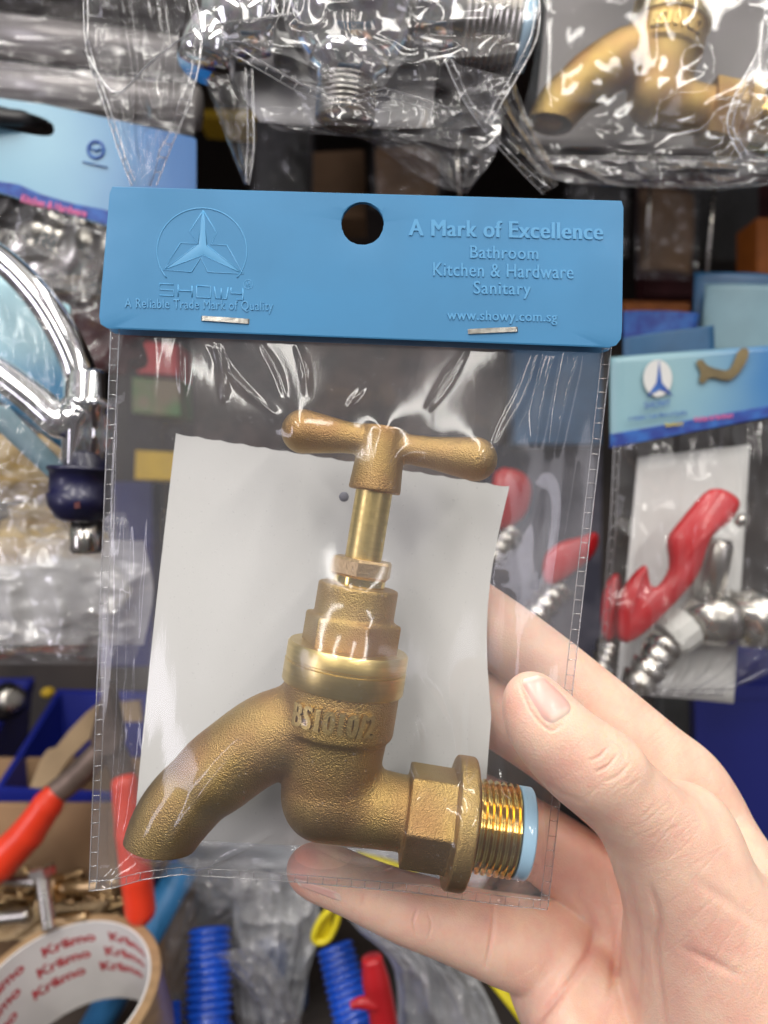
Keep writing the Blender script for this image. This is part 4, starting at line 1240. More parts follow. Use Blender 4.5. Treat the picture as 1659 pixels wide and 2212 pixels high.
part('front_film', sheet(g6), M['film_far'], pk2); part('bottom_seam', rim_seam(g6, 'b', 4), M['seam'], pk2)
g7 = flap([(1140, 345), (1180, 380), (1260, 400), (1380, 405)], [(1740, 345), (1740, 372), (1700, 395), (1560, 412)], 262, 5, 27, nu=90, nv=50, cells=(3, 9))
part('loose_hem', sheet(g7), M['cloudy'], pk2)
pk3 = thing('plastic_bag', P(1650, 150, 236), 'sliver of crumpled clear bag at the frame edge over the second brass tap', 'bag')
g8 = flap([(1655, -20), (1640, 100), (1590, 200), (1570, 270), (1600, 345)], [(1790, -20), (1790, 100), (1790, 200), (1790, 270), (1790, 345)], 232, 6, 28, nu=60, cells=(5, 5))
part('front_film', sheet(g8), M['film_far'], pk3); part('seam', rim_seam(g8, 'l', 4), M['seam'], pk3)

# --- sleeves with grey tubes, and the printed header card with its slot
for y0, y1, lab in ((70, 118, 'grey tube in a clear sleeve, upper of the two'), (176, 222, 'grey tube in a clear sleeve, directly above the slotted blue card')):
    one('grey_tube', along(P(-140, y0 - 14, 330), P(430, y1 + 14, 330), [(0, 0.5), (.001, 8.6), (.999, 8.6), (1, .5)]), 'grey_pipe', lab, 'tube', 'grey tubes in clear sleeves')
sl = thing('clear_sleeve', P(80, 130, 312), 'clear sleeve with welded seams round the two grey tubes', 'bag')
for k_, (ya, yb, sd) in enumerate(((-30, 150, 31), (140, 258, 32))):
    gs = flap([(-150, ya), (-150, (ya + yb) / 2), (-150, yb - 14)], [(420, ya + 20), (420, (ya + yb) / 2 + 20), (420, yb + 32)], 314 - k_ * 4, 4, sd, nu=110, nv=60, cells=(6, 4), bulge=2)
    part('film', sheet(gs), M['film_far'], sl); part('seam', rim_seam(gs, 'b', 5, 6, 0.22), M['seam'], sl)
def slotted_card():
    o = np.array([(-150, 178), (0, 212), (99, 226), (232, 255), (424, 298), (424, 540), (223, 487), (0, 418), (-150, 372)], float)
    c = np.vstack([o, o[:1]]); L = np.concatenate([[0], np.cumsum(np.linalg.norm(np.diff(c, axis=0), axis=1))])
    N = 140; t = np.linspace(0, L[-1], N, endpoint=False)
    o = np.stack([np.interp(t, L, c[:, 0]), np.interp(t, L, c[:, 1])], 1)
    hc = np.array([25.0, 258.0])
    ang = np.unwrap(np.arctan2(o[:, 1] - hc[1], o[:, 0] - hc[0]))
    rx = 1 / np.sqrt((np.cos(ang) / 92) ** 6 + (np.sin(ang) / 24) ** 6) ** (1 / 3) if False else (np.abs(np.cos(ang) / 92) ** 3 + np.abs(np.sin(ang) / 23) ** 3) ** (-1 / 3)
    h = np.stack([hc[0] + rx * np.cos(ang), hc[1] + rx * np.sin(ang) + .24 * rx * np.cos(ang)], 1)
    fr, V, F = [], [], []
    for s in (0, .3, .7, 1): fr.append(h * (1 - s) + o * s)
    d = 292
    for i, r in enumerate(fr + fr[::-1]):
        dd = d + (0.5 if i >= 4 else 0)
        V.append(np.stack([(r[:, 0] - 829.5) / 1659 * dd, np.full(N, dd), -(r[:, 1] - 1106) / 1659 * dd], 1))
    for i in range(8):
        j = (i + 1) % 8
        F += [(i * N + k_, i * N + (k_ + 1) % N, j * N + (k_ + 1) % N, j * N + k_) for k_ in range(N)]
    return np.vstack(V), F
hc_ = thing('printed_header', P(140, 345, 292), 'printed blue header card with a long hanging slot and round stamp', 'header card')
part('card', slotted_card(), M['card_print'], hc_, sharp=40)
ptx = lambda pts, d: PL(pts, d)
part('stamp', tube(np.array([P(207 + 17 * math.cos(a), 323 + 18 * math.sin(a), 291.6) for a in np.linspace(0, 2 * np.pi, 28, endpoint=False)]), 0.55, 6, closed=True, flat=.4), M['navy'], hc_)
part('stamp_bar', tube(PL([(196, 320), (207, 326), (218, 322)], 291.6), 0.7, 6, flat=.5), M['navy'], hc_)
part('caption', tube(PL([(178, 349), (232, 362)], 291.6), 0.4, 6, flat=.5), M['navy'], hc_)
part('wave', poly_px([(-150, 346), (-60, 372), (0, 392), (40, 398), (90, 420), (160, 440), (223, 452), (300, 478), (420, 505), (420, 536), (223, 483), (0, 415), (-150, 369)], 291.55, 0.25), M['navy'], hc_, smooth=False)
tv, tf = fit_text('Kitchen & Hardware', 0, 25.5, 0, 0, hgt=3.0, depth=0.08, bold=0.25)
tv = rot((tv, tf), (0, 1, 0), 13.5)[0] + P(46, 428, 291.2)
part('slogan', (tv, tf), M['pink'], hc_, smooth=False)
one('hook_bar', tube(PL([(-120, 242, 285), (40, 256, 290), (84, 262, 300), (90, 262, 420)], 0), 3.2, 10), 'black', 'black display hook passing through the slotted blue card', 'hook')
pb = thing('plastic_bag', P(140, 600, 300), 'crumpled clear bag hanging below the slotted blue card', 'bag')
gb = flap([(-120, 395), (-120, 520), (-120, 640), (-120, 760)], [(300, 500), (290, 600), (270, 700), (250, 800)], 298, 9, 33, nu=100, nv=100, cells=(5, 8), bulge=4)
part('film', sheet(gb), M['cloudy'], pb)
one('grey_bundle', blob(P(150, 560, 335), (36, 14, 22), 3, .25), 'nickel', 'dull metal fitting inside the bag below the slotted blue card', 'fitting')
one('dark_bundle', blob(P(215, 720, 350), (24, 12, 24), 5, .25), 'maroon', 'dark reddish fitting hanging behind the chrome swan spout', 'fitting')

# --- chrome swan-neck mixer
sp_ = thing('chrome_mixer', P(110, 850, 255), 'chrome mixer with curving arms and a navy ring, in front of aqua card', 'tap')
def ctube(pts, rs, d=255, n=30):
    p = smooth_path(PL(pts, d), n); r = np.interp(np.linspace(0, 1, n), np.linspace(0, 1, len(rs)), rs) * d / 1659
    return tube(p, r, 20)
part('arm', ctube([(-60, 520), (20, 575), (90, 650), (140, 730), (170, 800), (180, 850)], [30, 30, 33, 35, 36, 36]), M['chrome'], sp_)
part('arm', ctube([(-70, 770), (10, 815), (80, 868), (130, 910), (160, 905), (178, 880)], [34, 35, 36, 38, 38, 34], 252), M['chrome'], sp_)
part('post', along(P(192, 800, 257), P(190, 1025, 257), [(0, 5.5), (.05, 8.2), (.28, 8.4), (.3, 9.2), (.38, 9.2), (.40, 8.2), (.62, 8.4), (1, 8.0)]), M['chrome'], sp_)
part('spout_tip', ctube([(165, 895), (158, 950), (150, 1005)], [24, 14, 5], 250), M['chrome'], sp_)
part('ring', along(P(178, 1010, 252), P(172, 1128, 252), [(0, 8.6), (.0, 10.9), (.07, 10.9), (.09, 10.1), (.48, 9.9), (.5, 10.7), (.72, 10.0), (.93, 7.6), (1, 5)]), M['ring'], sp_)
part('ring_mark', poly_px([(160, 1086), (172, 1083), (173, 1097), (161, 1099)], 241.2, .3), M['maroon'], sp_, smooth=False)
part('thread', along(P(188, 1120, 254), P(186, 1195, 254), [(0, 5.2), (.9, 5.2), (1, 4.6)]), M['nickel'], sp_)
one('aqua_card', slab([(-80, 560, 276), (150, 660, 276), (175, 1000, 276), (-80, 800, 276)], .5, curl=-3), 'card_aqua', 'aqua and blue packing card behind the chrome mixer arms', 'card')
one('aqua_card', slab([(-90, 850, 270), (20, 880, 270), (165, 1030, 270), (140, 1065, 270)], .5, curl=-2), 'card_pale', 'pale blue strip of card under the lower chrome mixer arm', 'card')
ps = thing('plastic_bag', P(60, 850, 246), 'clear bag with glossy folds over the chrome mixer arms', 'bag')
gp = flap([(-120, 560), (-120, 700), (-120, 850), (-120, 960)], [(90, 590), (170, 720), (190, 860), (150, 1030)], 243, 6, 34, nu=90, nv=90, cells=(4, 7))
part('film', sheet(gp), M['film_far'], ps)

# --- small bags of fittings further down
for i, (x, y, d, r, mt, fm, lab) in enumerate((
        (40, 1010, 320, (26, 10, 17), 'ivory', 'cloudy', 'bagged yellow fitting tucked under the aqua card'),
        (110, 1130, 325, (20, 10, 14), 'ivory', 'cloudy', 'bagged yellowish fitting below the navy ring, uppermost of that heap'),
        (60, 1200, 315, (32, 12, 15), 'ivory', 'cloudy', 'bagged ivory fitting in the heap above the white one'),
        (110, 1275, 310, (30, 12, 17), 'white_pl', 'milky', 'bagged white fitting, brightest of the heap above the bins'),
        (60, 1370, 330, (36, 12, 10), 'nickel', 'cloudy', 'flat bagged grey fitting lowest in the heap above the bins'),
        (190, 1230, 345, (10, 10, 30), 'ivory', 'cloudy', 'slim ivory fitting standing beside the seam of the held bag'))):
    t_ = thing('fitting_bag', P(x, y, d), lab, 'bag', 'small bags of fittings under the chrome mixer')
    part('fitting', blob(P(x, y, d), r, 40 + i, .22), M[mt], t_)
    rx, rz = r[0] * 1659 / d * 1.25, r[2] * 1659 / d * 1.3
    gq = flap([(x - rx, y - rz), (x - rx * 1.15, y), (x - rx * .9, y + rz)], [(x + rx, y - rz * .9), (x + rx * 1.1, y), (x + rx, y + rz)], d - r[1] - 3, 7, 60 + i, nu=50, nv=50, cells=(4, 5))
    part('film', sheet(gq), M[fm], t_)

# --- packets with red lever valves at the other side
def lever(d, pts, thick=5.5): return poly_px(pts, d, thick, 1.6, smooth=3)
hr_ = thing('printed_header', P(1490, 850, 300), 'printed blue header card with star emblem and picture of a tap', 'header card')
part('card', slab([(1318, 772, 300), (1720, 744, 300), (1720, 888, 300), (1318, 968, 300)], .5, curl=-1.5), M['card_print_right'], hr_)
hrd = 297.6
part('emblem_oval', poly_px([(1421 + 31 * math.cos(a), 817 + 40 * math.sin(a)) for a in np.linspace(0, 2 * np.pi, 30, endpoint=False)], hrd, .15), M['pale_print'], hr_, smooth=False)
part('star', poly_px([(1424, 778), (1430, 826), (1455, 856), (1425, 842), (1397, 858), (1418, 826)], hrd - .15, .12), M['navy'], hr_, smooth=False)
for tx, xx, yy, wd, hh_, mt in (('SHOWY', 1392, 876, 10.2, 2.6, 'navy'), ('A Reliable Trade Mark of Quality', 1357, 906, 23, 2.1, 'navy'), ('Kitchen & Hardware', 1500, 906, 15, 2.0, 'pink'), ('Sanitary', 1437, 919, 7, 2.0, 'yellow')):
    tv, tf = fit_text(tx, 0, wd, 0, 0, hgt=hh_, depth=.05, bold=.15)
    part('lettering', (rot((tv, tf), (0, 1, 0), -6.5)[0] + P(xx, yy, hrd - .9), tf), M[mt], hr_, smooth=False)
part('tap_picture', poly_px([(1504, 783), (1517, 776), (1530, 790), (1566, 800), (1580, 792), (1596, 757), (1614, 752), (1616, 772), (1596, 806), (1572, 822), (1536, 815), (1520, 828), (1510, 822), (1514, 805)], hrd - .3, .15, smooth=3), M['olive'], hr_, smooth=False)
part('wave', slab([(1318, 938, 298.6), (1720, 866, 298.6), (1720, 890, 298.6), (1318, 968, 298.6)], .2, curl=-1.5), M['navy'], hr_)
for q, mt, lab in (
        ([(1500, 588, 345), (1720, 596, 345), (1720, 760, 345), (1496, 740, 345)], 'card_mid', 'dull blue card, rearmost of the paired cards over the star header'),
        ([(1524, 614, 338), (1720, 620, 338), (1720, 770, 338), (1512, 760, 338)], 'card_pale', 'pale blue card standing before the dull blue one'),
        ([(1346, 672, 332), (1510, 676, 332), (1500, 740, 332), (1346, 735, 332)], 'navy', 'navy card beside the lower corner of the held header card'),
        ([(1346, 730, 318), (1542, 703, 318), (1545, 770, 318), (1346, 790, 318)], 'card_mid', 'slanting mid-blue card resting on the star header')):
    one('blue_card', slab(q, .5, curl=-2), mt, lab, 'card', 'blank blue cards above the star header')
one('paper_card', slab([(1378, 988, 308), (1620, 960, 308), (1585, 1520, 308), (1330, 1500, 308)], .4, curl=2), 'paper', 'white paper card behind the red lever valve', 'card')
def valve(name_label, ofs, d, lev, body=True, group=None):
    ox, oy = ofs
    v = thing('lever_valve', P(1470 + ox, 1240 + oy, d), name_label, 'valve', group)
    part('lever', lever(d - 14, [(x + ox, y + oy) for x, y in lev]), M['red'], v, sharp=50)
    return v
LEV = [(1528, 1066), (1562, 1056), (1596, 1074), (1602, 1096), (1579, 1130), (1548, 1154), (1532, 1187), (1513, 1243), (1471, 1295), (1410, 1357), (1362, 1390), (1338, 1374), (1342, 1300), (1362, 1258), (1398, 1222), (1408, 1262), (1428, 1268), (1452, 1226), (1448, 1170), (1466, 1138)]
vl = valve('chrome lever valve with long bright red handle against white paper', (0, 0), 300, LEV)
part('stem', along(P(1552, 1165, 300), P(1528, 1290, 300), [(0, 5.0), (.1, 6), (1, 6)]), M['nickel'], vl)
part('screw', along(P(1592, 1120, 288), P(1606, 1128, 288), [(0, 2.5), (1, 2.5)]), M['nickel'], vl)
part('body', blob(P(1545, 1335, 302), (14, 12, 11), 8, .03), M['nickel'], vl)
part('outlet', along(P(1560, 1325, 302), P(1680, 1345, 300), [(0, 10), (.35, 9.5), (.4, 11.5), (.9, 11.5), (1, 9)]), M['nickel'], vl)
part('nut', along(P(1488, 1348, 298), P(1438, 1384, 296), [(0, 7), (.1, 8.6), (.35, 8.6), (.7, 8.6), (.95, 7.8), (1, 6)], 12), M['white_pl'], vl, smooth=False)
pr = [(0, 7.2), (.2, 7.2)]
for i in range(3): pr += [(.22 + i * .26, 5.6), (.24 + i * .26, 7.6), (.42 + i * .26, 6.0)]
part('barb', along(P(1442, 1382, 296), P(1368, 1492, 294), pr + [(1, 5)]), M['nickel'], vl)
v2 = thing('lever_valve', P(1225, 1235, 345), 'lever valve with red handle seen through the seam of the held bag', 'valve')
part('lever', lever(335, [(1290, 1150), (1296, 1172), (1280, 1205), (1225, 1250), (1190, 1265), (1176, 1245), (1182, 1200), (1215, 1172), (1260, 1160)]), M['red'], v2, sharp=50)
part('barb', along(P(1215, 1262, 345), P(1150, 1338, 345), pr + [(1, 5)]), M['nickel'], v2)
v3 = thing('lever_valve', P(1320, 1330, 330), 'lever valve mostly hidden, its red handle between two bags', 'valve')
part('lever', lever(322, [(1334, 1240), (1346, 1262), (1340, 1360), (1325, 1385), (1308, 1378), (1303, 1330), (1312, 1270)]), M['red'], v3, sharp=50)
part('barb', along(P(1328, 1390, 330), P(1304, 1450, 330), pr + [(1, 5)]), M['nickel'], v3)
v4 = thing('lever_valve', P(1110, 1090, 380), 'lever valve with dark red handle beside the white paper corner', 'valve')
part('lever', lever(372, [(1070, 1020), (1130, 1020), (1150, 1060), (1130, 1120), (1070, 1140)]), M['red'], v4, sharp=50)
part('barb', along(P(1110, 1140, 380), P(1060, 1215, 380), pr + [(1, 5)]), M['nickel'], v4)
pv_ = thing('plastic_bag', P(1480, 1280, 288), 'clear bag with wet-looking folds round the red lever valve', 'bag')
gv = flap([(1326, 965), (1318, 1120), (1305, 1300), (1296, 1440), (1340, 1500)], [(1740, 890), (1740, 1100), (1740, 1300), (1720, 1420), (1560, 1500)], 279, 6, 35, nu=120, nv=130, cells=(5, 10), bulge=4)
part('front_film', sheet(gv), M['film_far'], pv_); part('seam', rim_seam(gv, 'l', 5), M['seam'], pv_); part('bottom_seam', rim_seam(gv, 'b', 5), M['seam'], pv_)

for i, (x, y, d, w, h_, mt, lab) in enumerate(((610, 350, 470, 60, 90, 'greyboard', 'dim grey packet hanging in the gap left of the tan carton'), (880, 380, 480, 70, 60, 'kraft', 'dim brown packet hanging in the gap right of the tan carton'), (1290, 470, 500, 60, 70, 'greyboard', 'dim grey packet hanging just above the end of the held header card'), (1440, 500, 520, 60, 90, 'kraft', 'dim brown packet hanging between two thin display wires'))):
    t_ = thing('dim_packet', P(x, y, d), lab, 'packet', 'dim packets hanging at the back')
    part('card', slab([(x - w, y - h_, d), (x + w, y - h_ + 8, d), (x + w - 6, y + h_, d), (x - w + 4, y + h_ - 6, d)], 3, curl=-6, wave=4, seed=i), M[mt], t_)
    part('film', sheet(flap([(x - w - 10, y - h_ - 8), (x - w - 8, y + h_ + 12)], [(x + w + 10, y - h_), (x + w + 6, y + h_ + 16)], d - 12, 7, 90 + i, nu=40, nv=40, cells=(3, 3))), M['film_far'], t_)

# --- storage bins
def bin_(corners, h, mat, label, floor_in=0.85):
    """Open bin: four rim corners (px, py, d) clockwise from the far left; walls drop by h mm, drawn in slightly, and have thickness."""
    t = thing('storage_bin', P(*corners[0]), label, 'bin', 'blue plastic storage bins')
    o = np.array([P(*c) for c in corners]); ctr = o.mean(0)
    i_ = ctr + (o - ctr) * 0.955
    def low(q, f): r = ctr + (q - ctr) * f; r[:, 2] = q[:, 2] - h; return r
    ob_, ib = low(o, .9), low(i_, .87); ib[:, 2] += 3
    lip = ctr + (o - ctr) * 1.03; lip2 = lip - [0, 0, 7]; o2 = o - [0, 0, 7]
    rings = [ib, i_, lip, lip2, o2, ob_]
    V = np.vstack(rings); F = []
    for r in range(5):
        for k_ in range(4): F.append((r * 4 + k_, r * 4 + (k_ + 1) % 4, r * 4 + 4 + (k_ + 1) % 4, r * 4 + 4 + k_))
    F += [(0, 1, 2, 3), (23, 22, 21, 20)]
    part('body', (V, F), M[mat], t, smooth=False)
    return t
bin_([(-160, 1470, 480), (70, 1466, 480), (-20, 1600, 420), (-260, 1600, 420)], 60, 'bin', 'cobalt bin at the frame edge holding black and silver fittings')
bin_([(128, 1492, 450), (440, 1500, 450), (330, 1720, 385), (-6, 1704, 385)], 55, 'bin', 'cobalt bin behind the torn cardboard and orange pliers')
bin_([(1485, 1385, 440), (1800, 1385, 440), (1850, 1480, 400), (1500, 1480, 400)], 140, 'bin_dark', 'deep navy bin beside the index finger under the red lever valve')
one('rack_post', box(*(np.array([1428, 1490]) - 829.5) / 1659 * 470, 470, 485, -256, -(1480 - 1106) / 1659 * 470, 1), 'greyboard', 'grey rack post between the hand and the navy bin', 'post', smooth=False)
for x, y, lab in ((10, 1520, 'silver and black fitting in the cobalt bin at the frame edge'),):
    f_ = thing('bin_fitting', P(x, y, 430), lab, 'fitting')
    part('collar', along(P(x + 14, y - 10, 425), P(x - 30, y + 10, 430), [(0, 4), (.02, 10), (.4, 10), (1, 9)]), M['black'], f_)
    part('end', along(P(x + 20, y - 12, 420), P(x + 12, y - 8, 425), [(0, 3), (.05, 7), (1, 7)]), M['nickel'], f_)
one('yellow_bead', blob(P(104, 1496, 455), (4, 4, 3.2), 9, .05), 'label_yellow', 'small yellow cap on the rim between the two cobalt bins', 'cap')

# --- cardboard tray with pliers and bolts
tray = thing('cardboard_box', P(120, 1800, 375), 'torn brown cardboard box with ragged flap, holding pliers and bolts', 'box')
ragged = [(48, 1742), (88, 1640), (100, 1622), (118, 1618), (150, 1578), (186, 1540), (206, 1524), (300, 1515), (306, 1560), (228, 1560), (190, 1600), (150, 1640), (110, 1700), (96, 1745)]
part('flap', poly_px(ragged, 388, 4, .4), M['kraft_pale'], tray, smooth=False)
part('front_wall', box(*(np.array([-140, 330]) - 829.5) / 1659 * 372, 372, 376, -(1900 - 1106) / 1659 * 372, -(1738 - 1106) / 1659 * 372, .5), M['kraft'], tray, smooth=False)
part('inner_wall', box(*(np.array([-140, 420]) - 829.5) / 1659 * 408, 408, 412, -256, -(1640 - 1106) / 1659 * 408, .5), M['kraft'], tray, smooth=False)
pl_ = thing('pliers', P(200, 1720, 345), 'steel pliers with thick orange-red grips behind the corner of the held bag', 'pliers')
s = Solid(P(-70, 2020, 345) - [0, 14, 0], P(170, 1680, 345) + [0, 14, 0], 0.9)
for i, (p0, p1) in enumerate((((-60, 1905), (0, 1862)), ((0, 1862), (60, 1800)), ((60, 1800), (103, 1738)), ((103, 1738), (116, 1719)))):
    s.cone(P(*p0, 345), P(*p1, 345), [8.4, 8.2, 7.4, 6.6][i], [8.2, 7.4, 6.6, 5.6][i], 1.0)
part('grip', s.mesh(2), M['orange'], pl_)
s = Solid(P(225, 2030, 345) - [0, 14, 0], P(370, 1670, 345) + [0, 14, 0], 0.9)
s.cone(P(270, 1695, 345), P(282, 1800, 345), 6.0, 6.6, 1.0); s.cone(P(282, 1800, 345), P(296, 1900, 345), 6.6, 6.9, 1.0); s.cone(P(296, 1900, 345), P(303, 1965, 345), 6.9, 6.8, 1.0)
part('grip', s.mesh(2), M['orange'], pl_)
part('arm', ctube([(105, 1725), (150, 1690), (190, 1652), (225, 1615)], [26, 27, 28, 26], 346), M['rust'], pl_)
part('arm', ctube([(270, 1700), (262, 1660), (245, 1620), (228, 1590)], [24, 25, 26, 24], 347), M['rust'], pl_)
part('jaw', poly_px([(205, 1640), (190, 1600), (205, 1540), (222, 1480), (240, 1480), (252, 1540), (262, 1600), (250, 1640)], 340, 9, 2), M['rust'], pl_, sharp=40)
def bolt(a, b_, d, r, mat, label):
    t = thing('bolt', P(*a, d), label, 'bolt', 'loose bolts in the cardboard box')
    pa, pb2 = P(*a, d), P(*b_, d - 4)
    pr = [(0, r * .9)]
    for i in range(14): pr += [(.02 + i * .07, r * .9), (.05 + i * .07, r * 1.05)]
    part('shank', along(pa, pb2, pr), M[mat], t)
    e = pa + (pa - pb2) / np.linalg.norm(pa - pb2) * r * 1.3
    part('head', along(pa, e, [(0, r * 2), (.8, r * 2), (1, r * 1.7)], 6), M[mat], t, smooth=False)
bolt((92, 1892), (108, 2010), 345, 3.2, 'nickel', 'upright bolt standing in front of the lying bolts')
for i, (a, b_, r, lab) in enumerate((((-30, 1896), (84, 1904), 2.6, 'pale bolt lying highest in the cardboard box'), ((130, 1918), (215, 1912), 3.0, 'short bright bolt lying behind the upright bolt'), ((-30, 1985), (66, 1975), 3.0, 'dull bolt lying just above the tape roll'), ((120, 1990), (190, 1978), 2.6, 'small dull bolt beside the foot of the upright bolt'))):
    bolt(a, b_, 356 - i * 1.5, r, 'pink_brass' if i in (1, 3) else 'nickel', lab)
sc0 = thing('screw', P(20, 1950, 362), 'small brass screw lying in the loose heap inside the cardboard box', 'screw', 'small brass screws heaped in the cardboard box')
sb = ROOT[sc0.name]
pr = [(0, 1.2)]
for i in range(9): pr += [(.05 + i * .1, 1.25), (.10 + i * .1, 1.6)]
part('shank', along(sb, sb + [13, 0, 0], pr + [(1, .4)], 12), M['pink_brass'], sc0)
part('head', along(sb - [1.6, 0, 0], sb, [(0, 2.0), (.4, 3.0), (1, 3.0)], 6), M['pink_brass'], sc0, smooth=False)
r3 = random.Random(4)
for i in range(70):
    o = sc0
    if i:
        o = sc0.copy(); COL.objects.link(o)
        for ch in sc0.children:
            c = ch.copy(); COL.objects.link(c); c.parent = o
    x, y = -40 + r3.random() * 270, 1898 + r3.random() * 105
    o.location = world_m(P(x, y, 362 + r3.random() * 8)); o.rotation_euler = (0, r3.uniform(-.5, .5) + (math.pi if r3.random() < .5 else 0), r3.uniform(-.6, .6))
part('tray', box(-225, -118, 378, 382, -(2040 - 1106) / 1659 * 378, -(1880 - 1106) / 1659 * 378, .5), M['kraft'], tray, smooth=False)
one('brown_paper', sheet(flap([(-120, 1975), (-120, 2005), (-120, 2035)], [(240, 1945), (200, 1985), (120, 2030)], 358, 7, 71, nu=60, nv=40, cells=(3, 6)), .5), 'kraft_pale', 'crumpled brown paper between the bolts and the tape roll', 'paper')

# --- roll of packing tape lying tilted
tr_ = thing('tape_roll', P(128, 2165, 312), 'roll of brown packing tape with red lettering on its white core', 'tape')
Rm = Matrix.Rotation(math.radians(19), 3, 'X') @ Matrix.Rotation(math.radians(-6), 3, 'Y')
Rn = np.array(Rm); tctr = P(128, 2150, 312)
def tl(vf): return np.asarray(vf[0]) @ Rn.T + tctr, vf[1]
ro, ri, hh = 40.5, 35.5, 46.0
part('winding', tl(lathe([(0, ri + .9), (0, ro - .4), (-.4, ro), (-hh + .4, ro), (-hh, ro - .4), (-hh, ri + .9)], 'z', 90, cap=False)), M['tape'], tr_, sharp=35)
part('core', tl(lathe([(-hh, ri + .85), (.25, ri + .85), (.25, ri), (-hh, ri)], 'z', 90, cap=False)), M['core'], tr_, sharp=35)
ws = []
for row in range(3):
    for cph in (-0.42, 0.42, -1.3, 1.3):
        tv, tf = fit_text('Krämo', -11.5, 11.5, 0, 0, hgt=5.4, depth=.03, bold=.35)
        a = tv[:, 0] / ri + cph - 0.12 * row + 0.1; rr = ri - .06 + (tv[:, 1]) * 1.0
        ws.append((np.stack([np.sin(a) * rr, np.cos(a) * rr, tv[:, 2] - 8 - row * 9], 1), tf))
part('lettering', tl(join(*ws)), M['ink_red'], tr_, smooth=False)

# --- pipes, hose tails and odds and ends along the bottom
one('blue_pipe', along(P(398, 1870, 392), P(185, 2260, 376), [(0, 1), (.001, 7.8), (.999, 7.8), (1, 1)]), 'pipe_blue', 'light blue pipe slanting behind the tape roll and orange grip', 'pipe')
def hose_tail(a, b_, d0, d1, r0, r1, label, n=11):
    t = thing('hose_tail', P(*a, d0), label, 'hose connector', 'ribbed blue hose connectors')
    pr = [(0, r0 * .6), (.004, r0 * .96)]
    for i in range(n):
        f0, f1 = i / n * .62, (i + 1) / n * .62; ra, rb = r0 + (r1 - r0) * f0, r0 + (r1 - r0) * f1
        pr += [(f0 + .006, ra * .91), (f0 + .03, rb * 1.05), (f0 + .045, rb * 1.05), (f0 + .053, rb * .90)]
    part('ribs', along(P(*a, d0), P(*b_, d1), pr + [(.66, r1 * .9)], 36), M['hose_blue'], t, sharp=50)
    part('collar', along(P(*a, d0) * .34 + P(*b_, d1) * .66, P(*b_, d1), [(0, r1 * .9), (.02, r1 * 1.02), (.25, r1), (.3, r1 * 1.12), (.4, r1 * 1.12), (.45, r1), (1, r1 * 1.1)], 36), M['hose_blue'], t, sharp=50)
hose_tail((453, 2003), (448, 2330), 365, 335, 9.4, 11, 'ribbed blue hose connector standing between the pipe and the milky bag')
hose_tail((722, 2040), (800, 2330), 360, 335, 8.2, 10, 'ribbed blue hose connector leaning behind the red lever')
hose_tail((352, 2165), (350, 2400), 335, 315, 7.5, 9, 'blue hose connector mostly cut off beside the tape roll')
rl = thing('red_tap_lever', P(810, 2140, 325), 'red plastic tap lever with side peg below the little finger', 'lever')
part('arm', ctube([(803, 2068), (812, 2120), (826, 2190), (835, 2260)], [22, 30, 30, 32], 325), M['red'], rl)
part('peg', ctube([(815, 2170), (780, 2166), (758, 2172)], [16, 13, 8], 322), M['red'], rl)
yt = thing('yellow_tag', P(703, 2000, 335), 'yellow plastic tag with a slot hanging under the little fingertip', 'tag')
part('loop', tube(smooth_path(PL([(722, 1958), (694, 1985), (678, 2022), (690, 2034), (712, 2024), (728, 1990), (732, 1962)], 335), 40, True), 2.5, 10, closed=True, flat=.6), M['yellow'], yt)
part('web', poly_px([(724, 1968), (700, 1990), (684, 2020), (694, 2030), (712, 2018), (716, 1992)], 336.5, .8), M['yellow'], yt, smooth=False)
one('yellow_strap', tube(smooth_path(PL([(1030, 2060, 330), (1075, 2120, 326), (1130, 2190, 322), (1190, 2280, 318)], 0), 24), 5.2, 10, flat=.4), 'yellow', 'yellow plastic strap running down under the palm', 'strap')
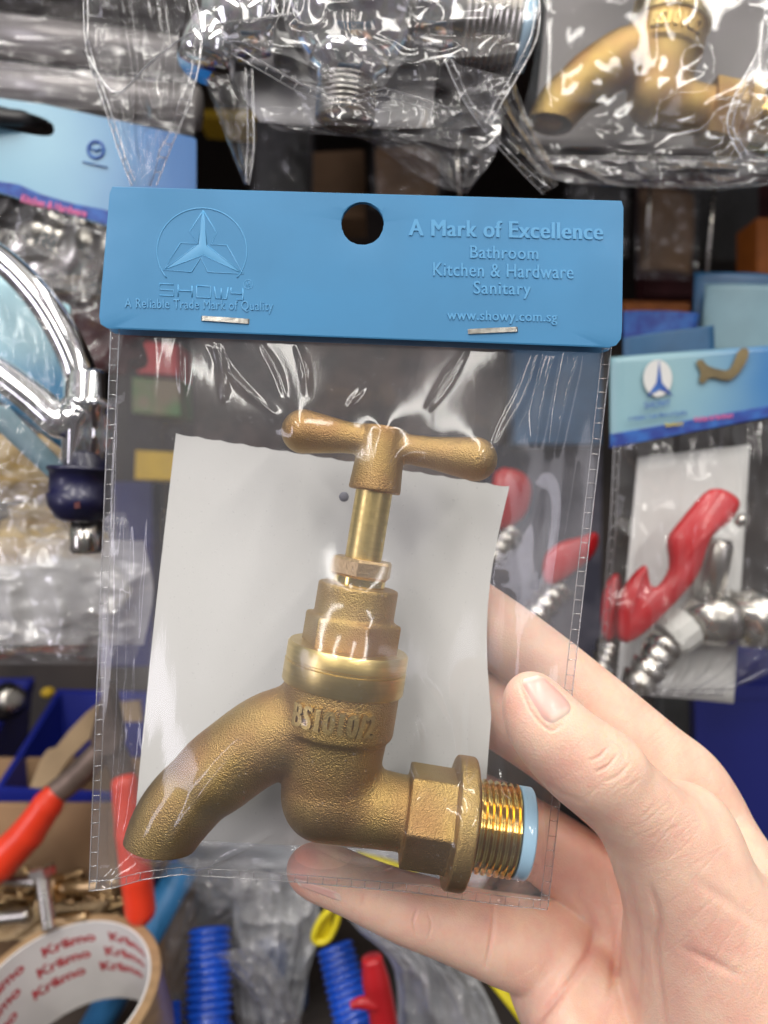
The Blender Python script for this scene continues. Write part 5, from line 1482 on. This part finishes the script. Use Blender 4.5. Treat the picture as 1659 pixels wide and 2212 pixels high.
one('yellow_strap', tube(smooth_path(PL([(770, 1848, 360), (830, 1862, 360), (900, 1885, 360)], 0), 20), 3.4, 10, flat=.4), 'yellow', 'short yellow strap glimpsed through the film above the little finger', 'strap')
for i, (lf, rt, d, mt, lab) in enumerate((
        ([(395, 1880), (360, 1990), (350, 2100), (330, 2260)], [(640, 1880), (560, 1990), (450, 2100), (420, 2260)], 388, 'cloudy', 'cloudy bag drooping behind the standing blue hose connector'),
        ([(500, 1890), (505, 2000), (500, 2110), (520, 2260)], [(680, 1880), (690, 2000), (665, 2110), (640, 2260)], 378, 'milky', 'milky grey bag between the two blue hose connectors'),
        ([(735, 1960), (775, 2010), (850, 2090), (860, 2260)], [(905, 1960), (960, 2030), (1040, 2130), (1100, 2260)], 342, 'milky', 'white milky bag crumpled under the little finger'),
        ([(340, 1780), (350, 1850), (390, 1900), (450, 1960)], [(1040, 1790), (1060, 1850), (1050, 1900), (1000, 1960)], 395, 'milky', 'pale bag lying behind the lower seam of the held bag'),
        ([(460, 2060), (520, 2120), (560, 2180), (580, 2260)], [(560, 2040), (610, 2110), (640, 2180), (660, 2260)], 345, 'cloudy', 'glossy clear bag pressed against the standing blue hose connector'))):
    t_ = thing('crumpled_bag', P((lf[1][0] + rt[1][0]) / 2, (lf[1][1] + rt[1][1]) / 2, d), lab, 'bag', 'crumpled bags along the bottom shelf')
    part('film', sheet(flap(lf, rt, d, 12, 80 + i, nu=70, nv=90, cells=(5, 6), bulge=6)), M[mt], t_)
    part('lining', sheet(flap(lf, rt, d + 14, 9, 180 + i, nu=50, nv=60, cells=(4, 5), bulge=4)), M['pale_lining' if i in (1, 2, 3) else 'cloudy'], t_)
one('blue_fitting', along(P(600, 1980, 405), P(590, 2260, 400), [(0, 4), (.02, 16), (1, 18)]), pmat('slate_blue', (0.09, 0.15, 0.32), .4, var=.2), 'slate blue fitting inside the milky grey bag', 'fitting')
one('grey_fitting', blob(P(440, 1930, 420), (22, 12, 14), 14, .1), 'greyboard', 'dark grey fitting behind the cloudy drooping bag', 'fitting')
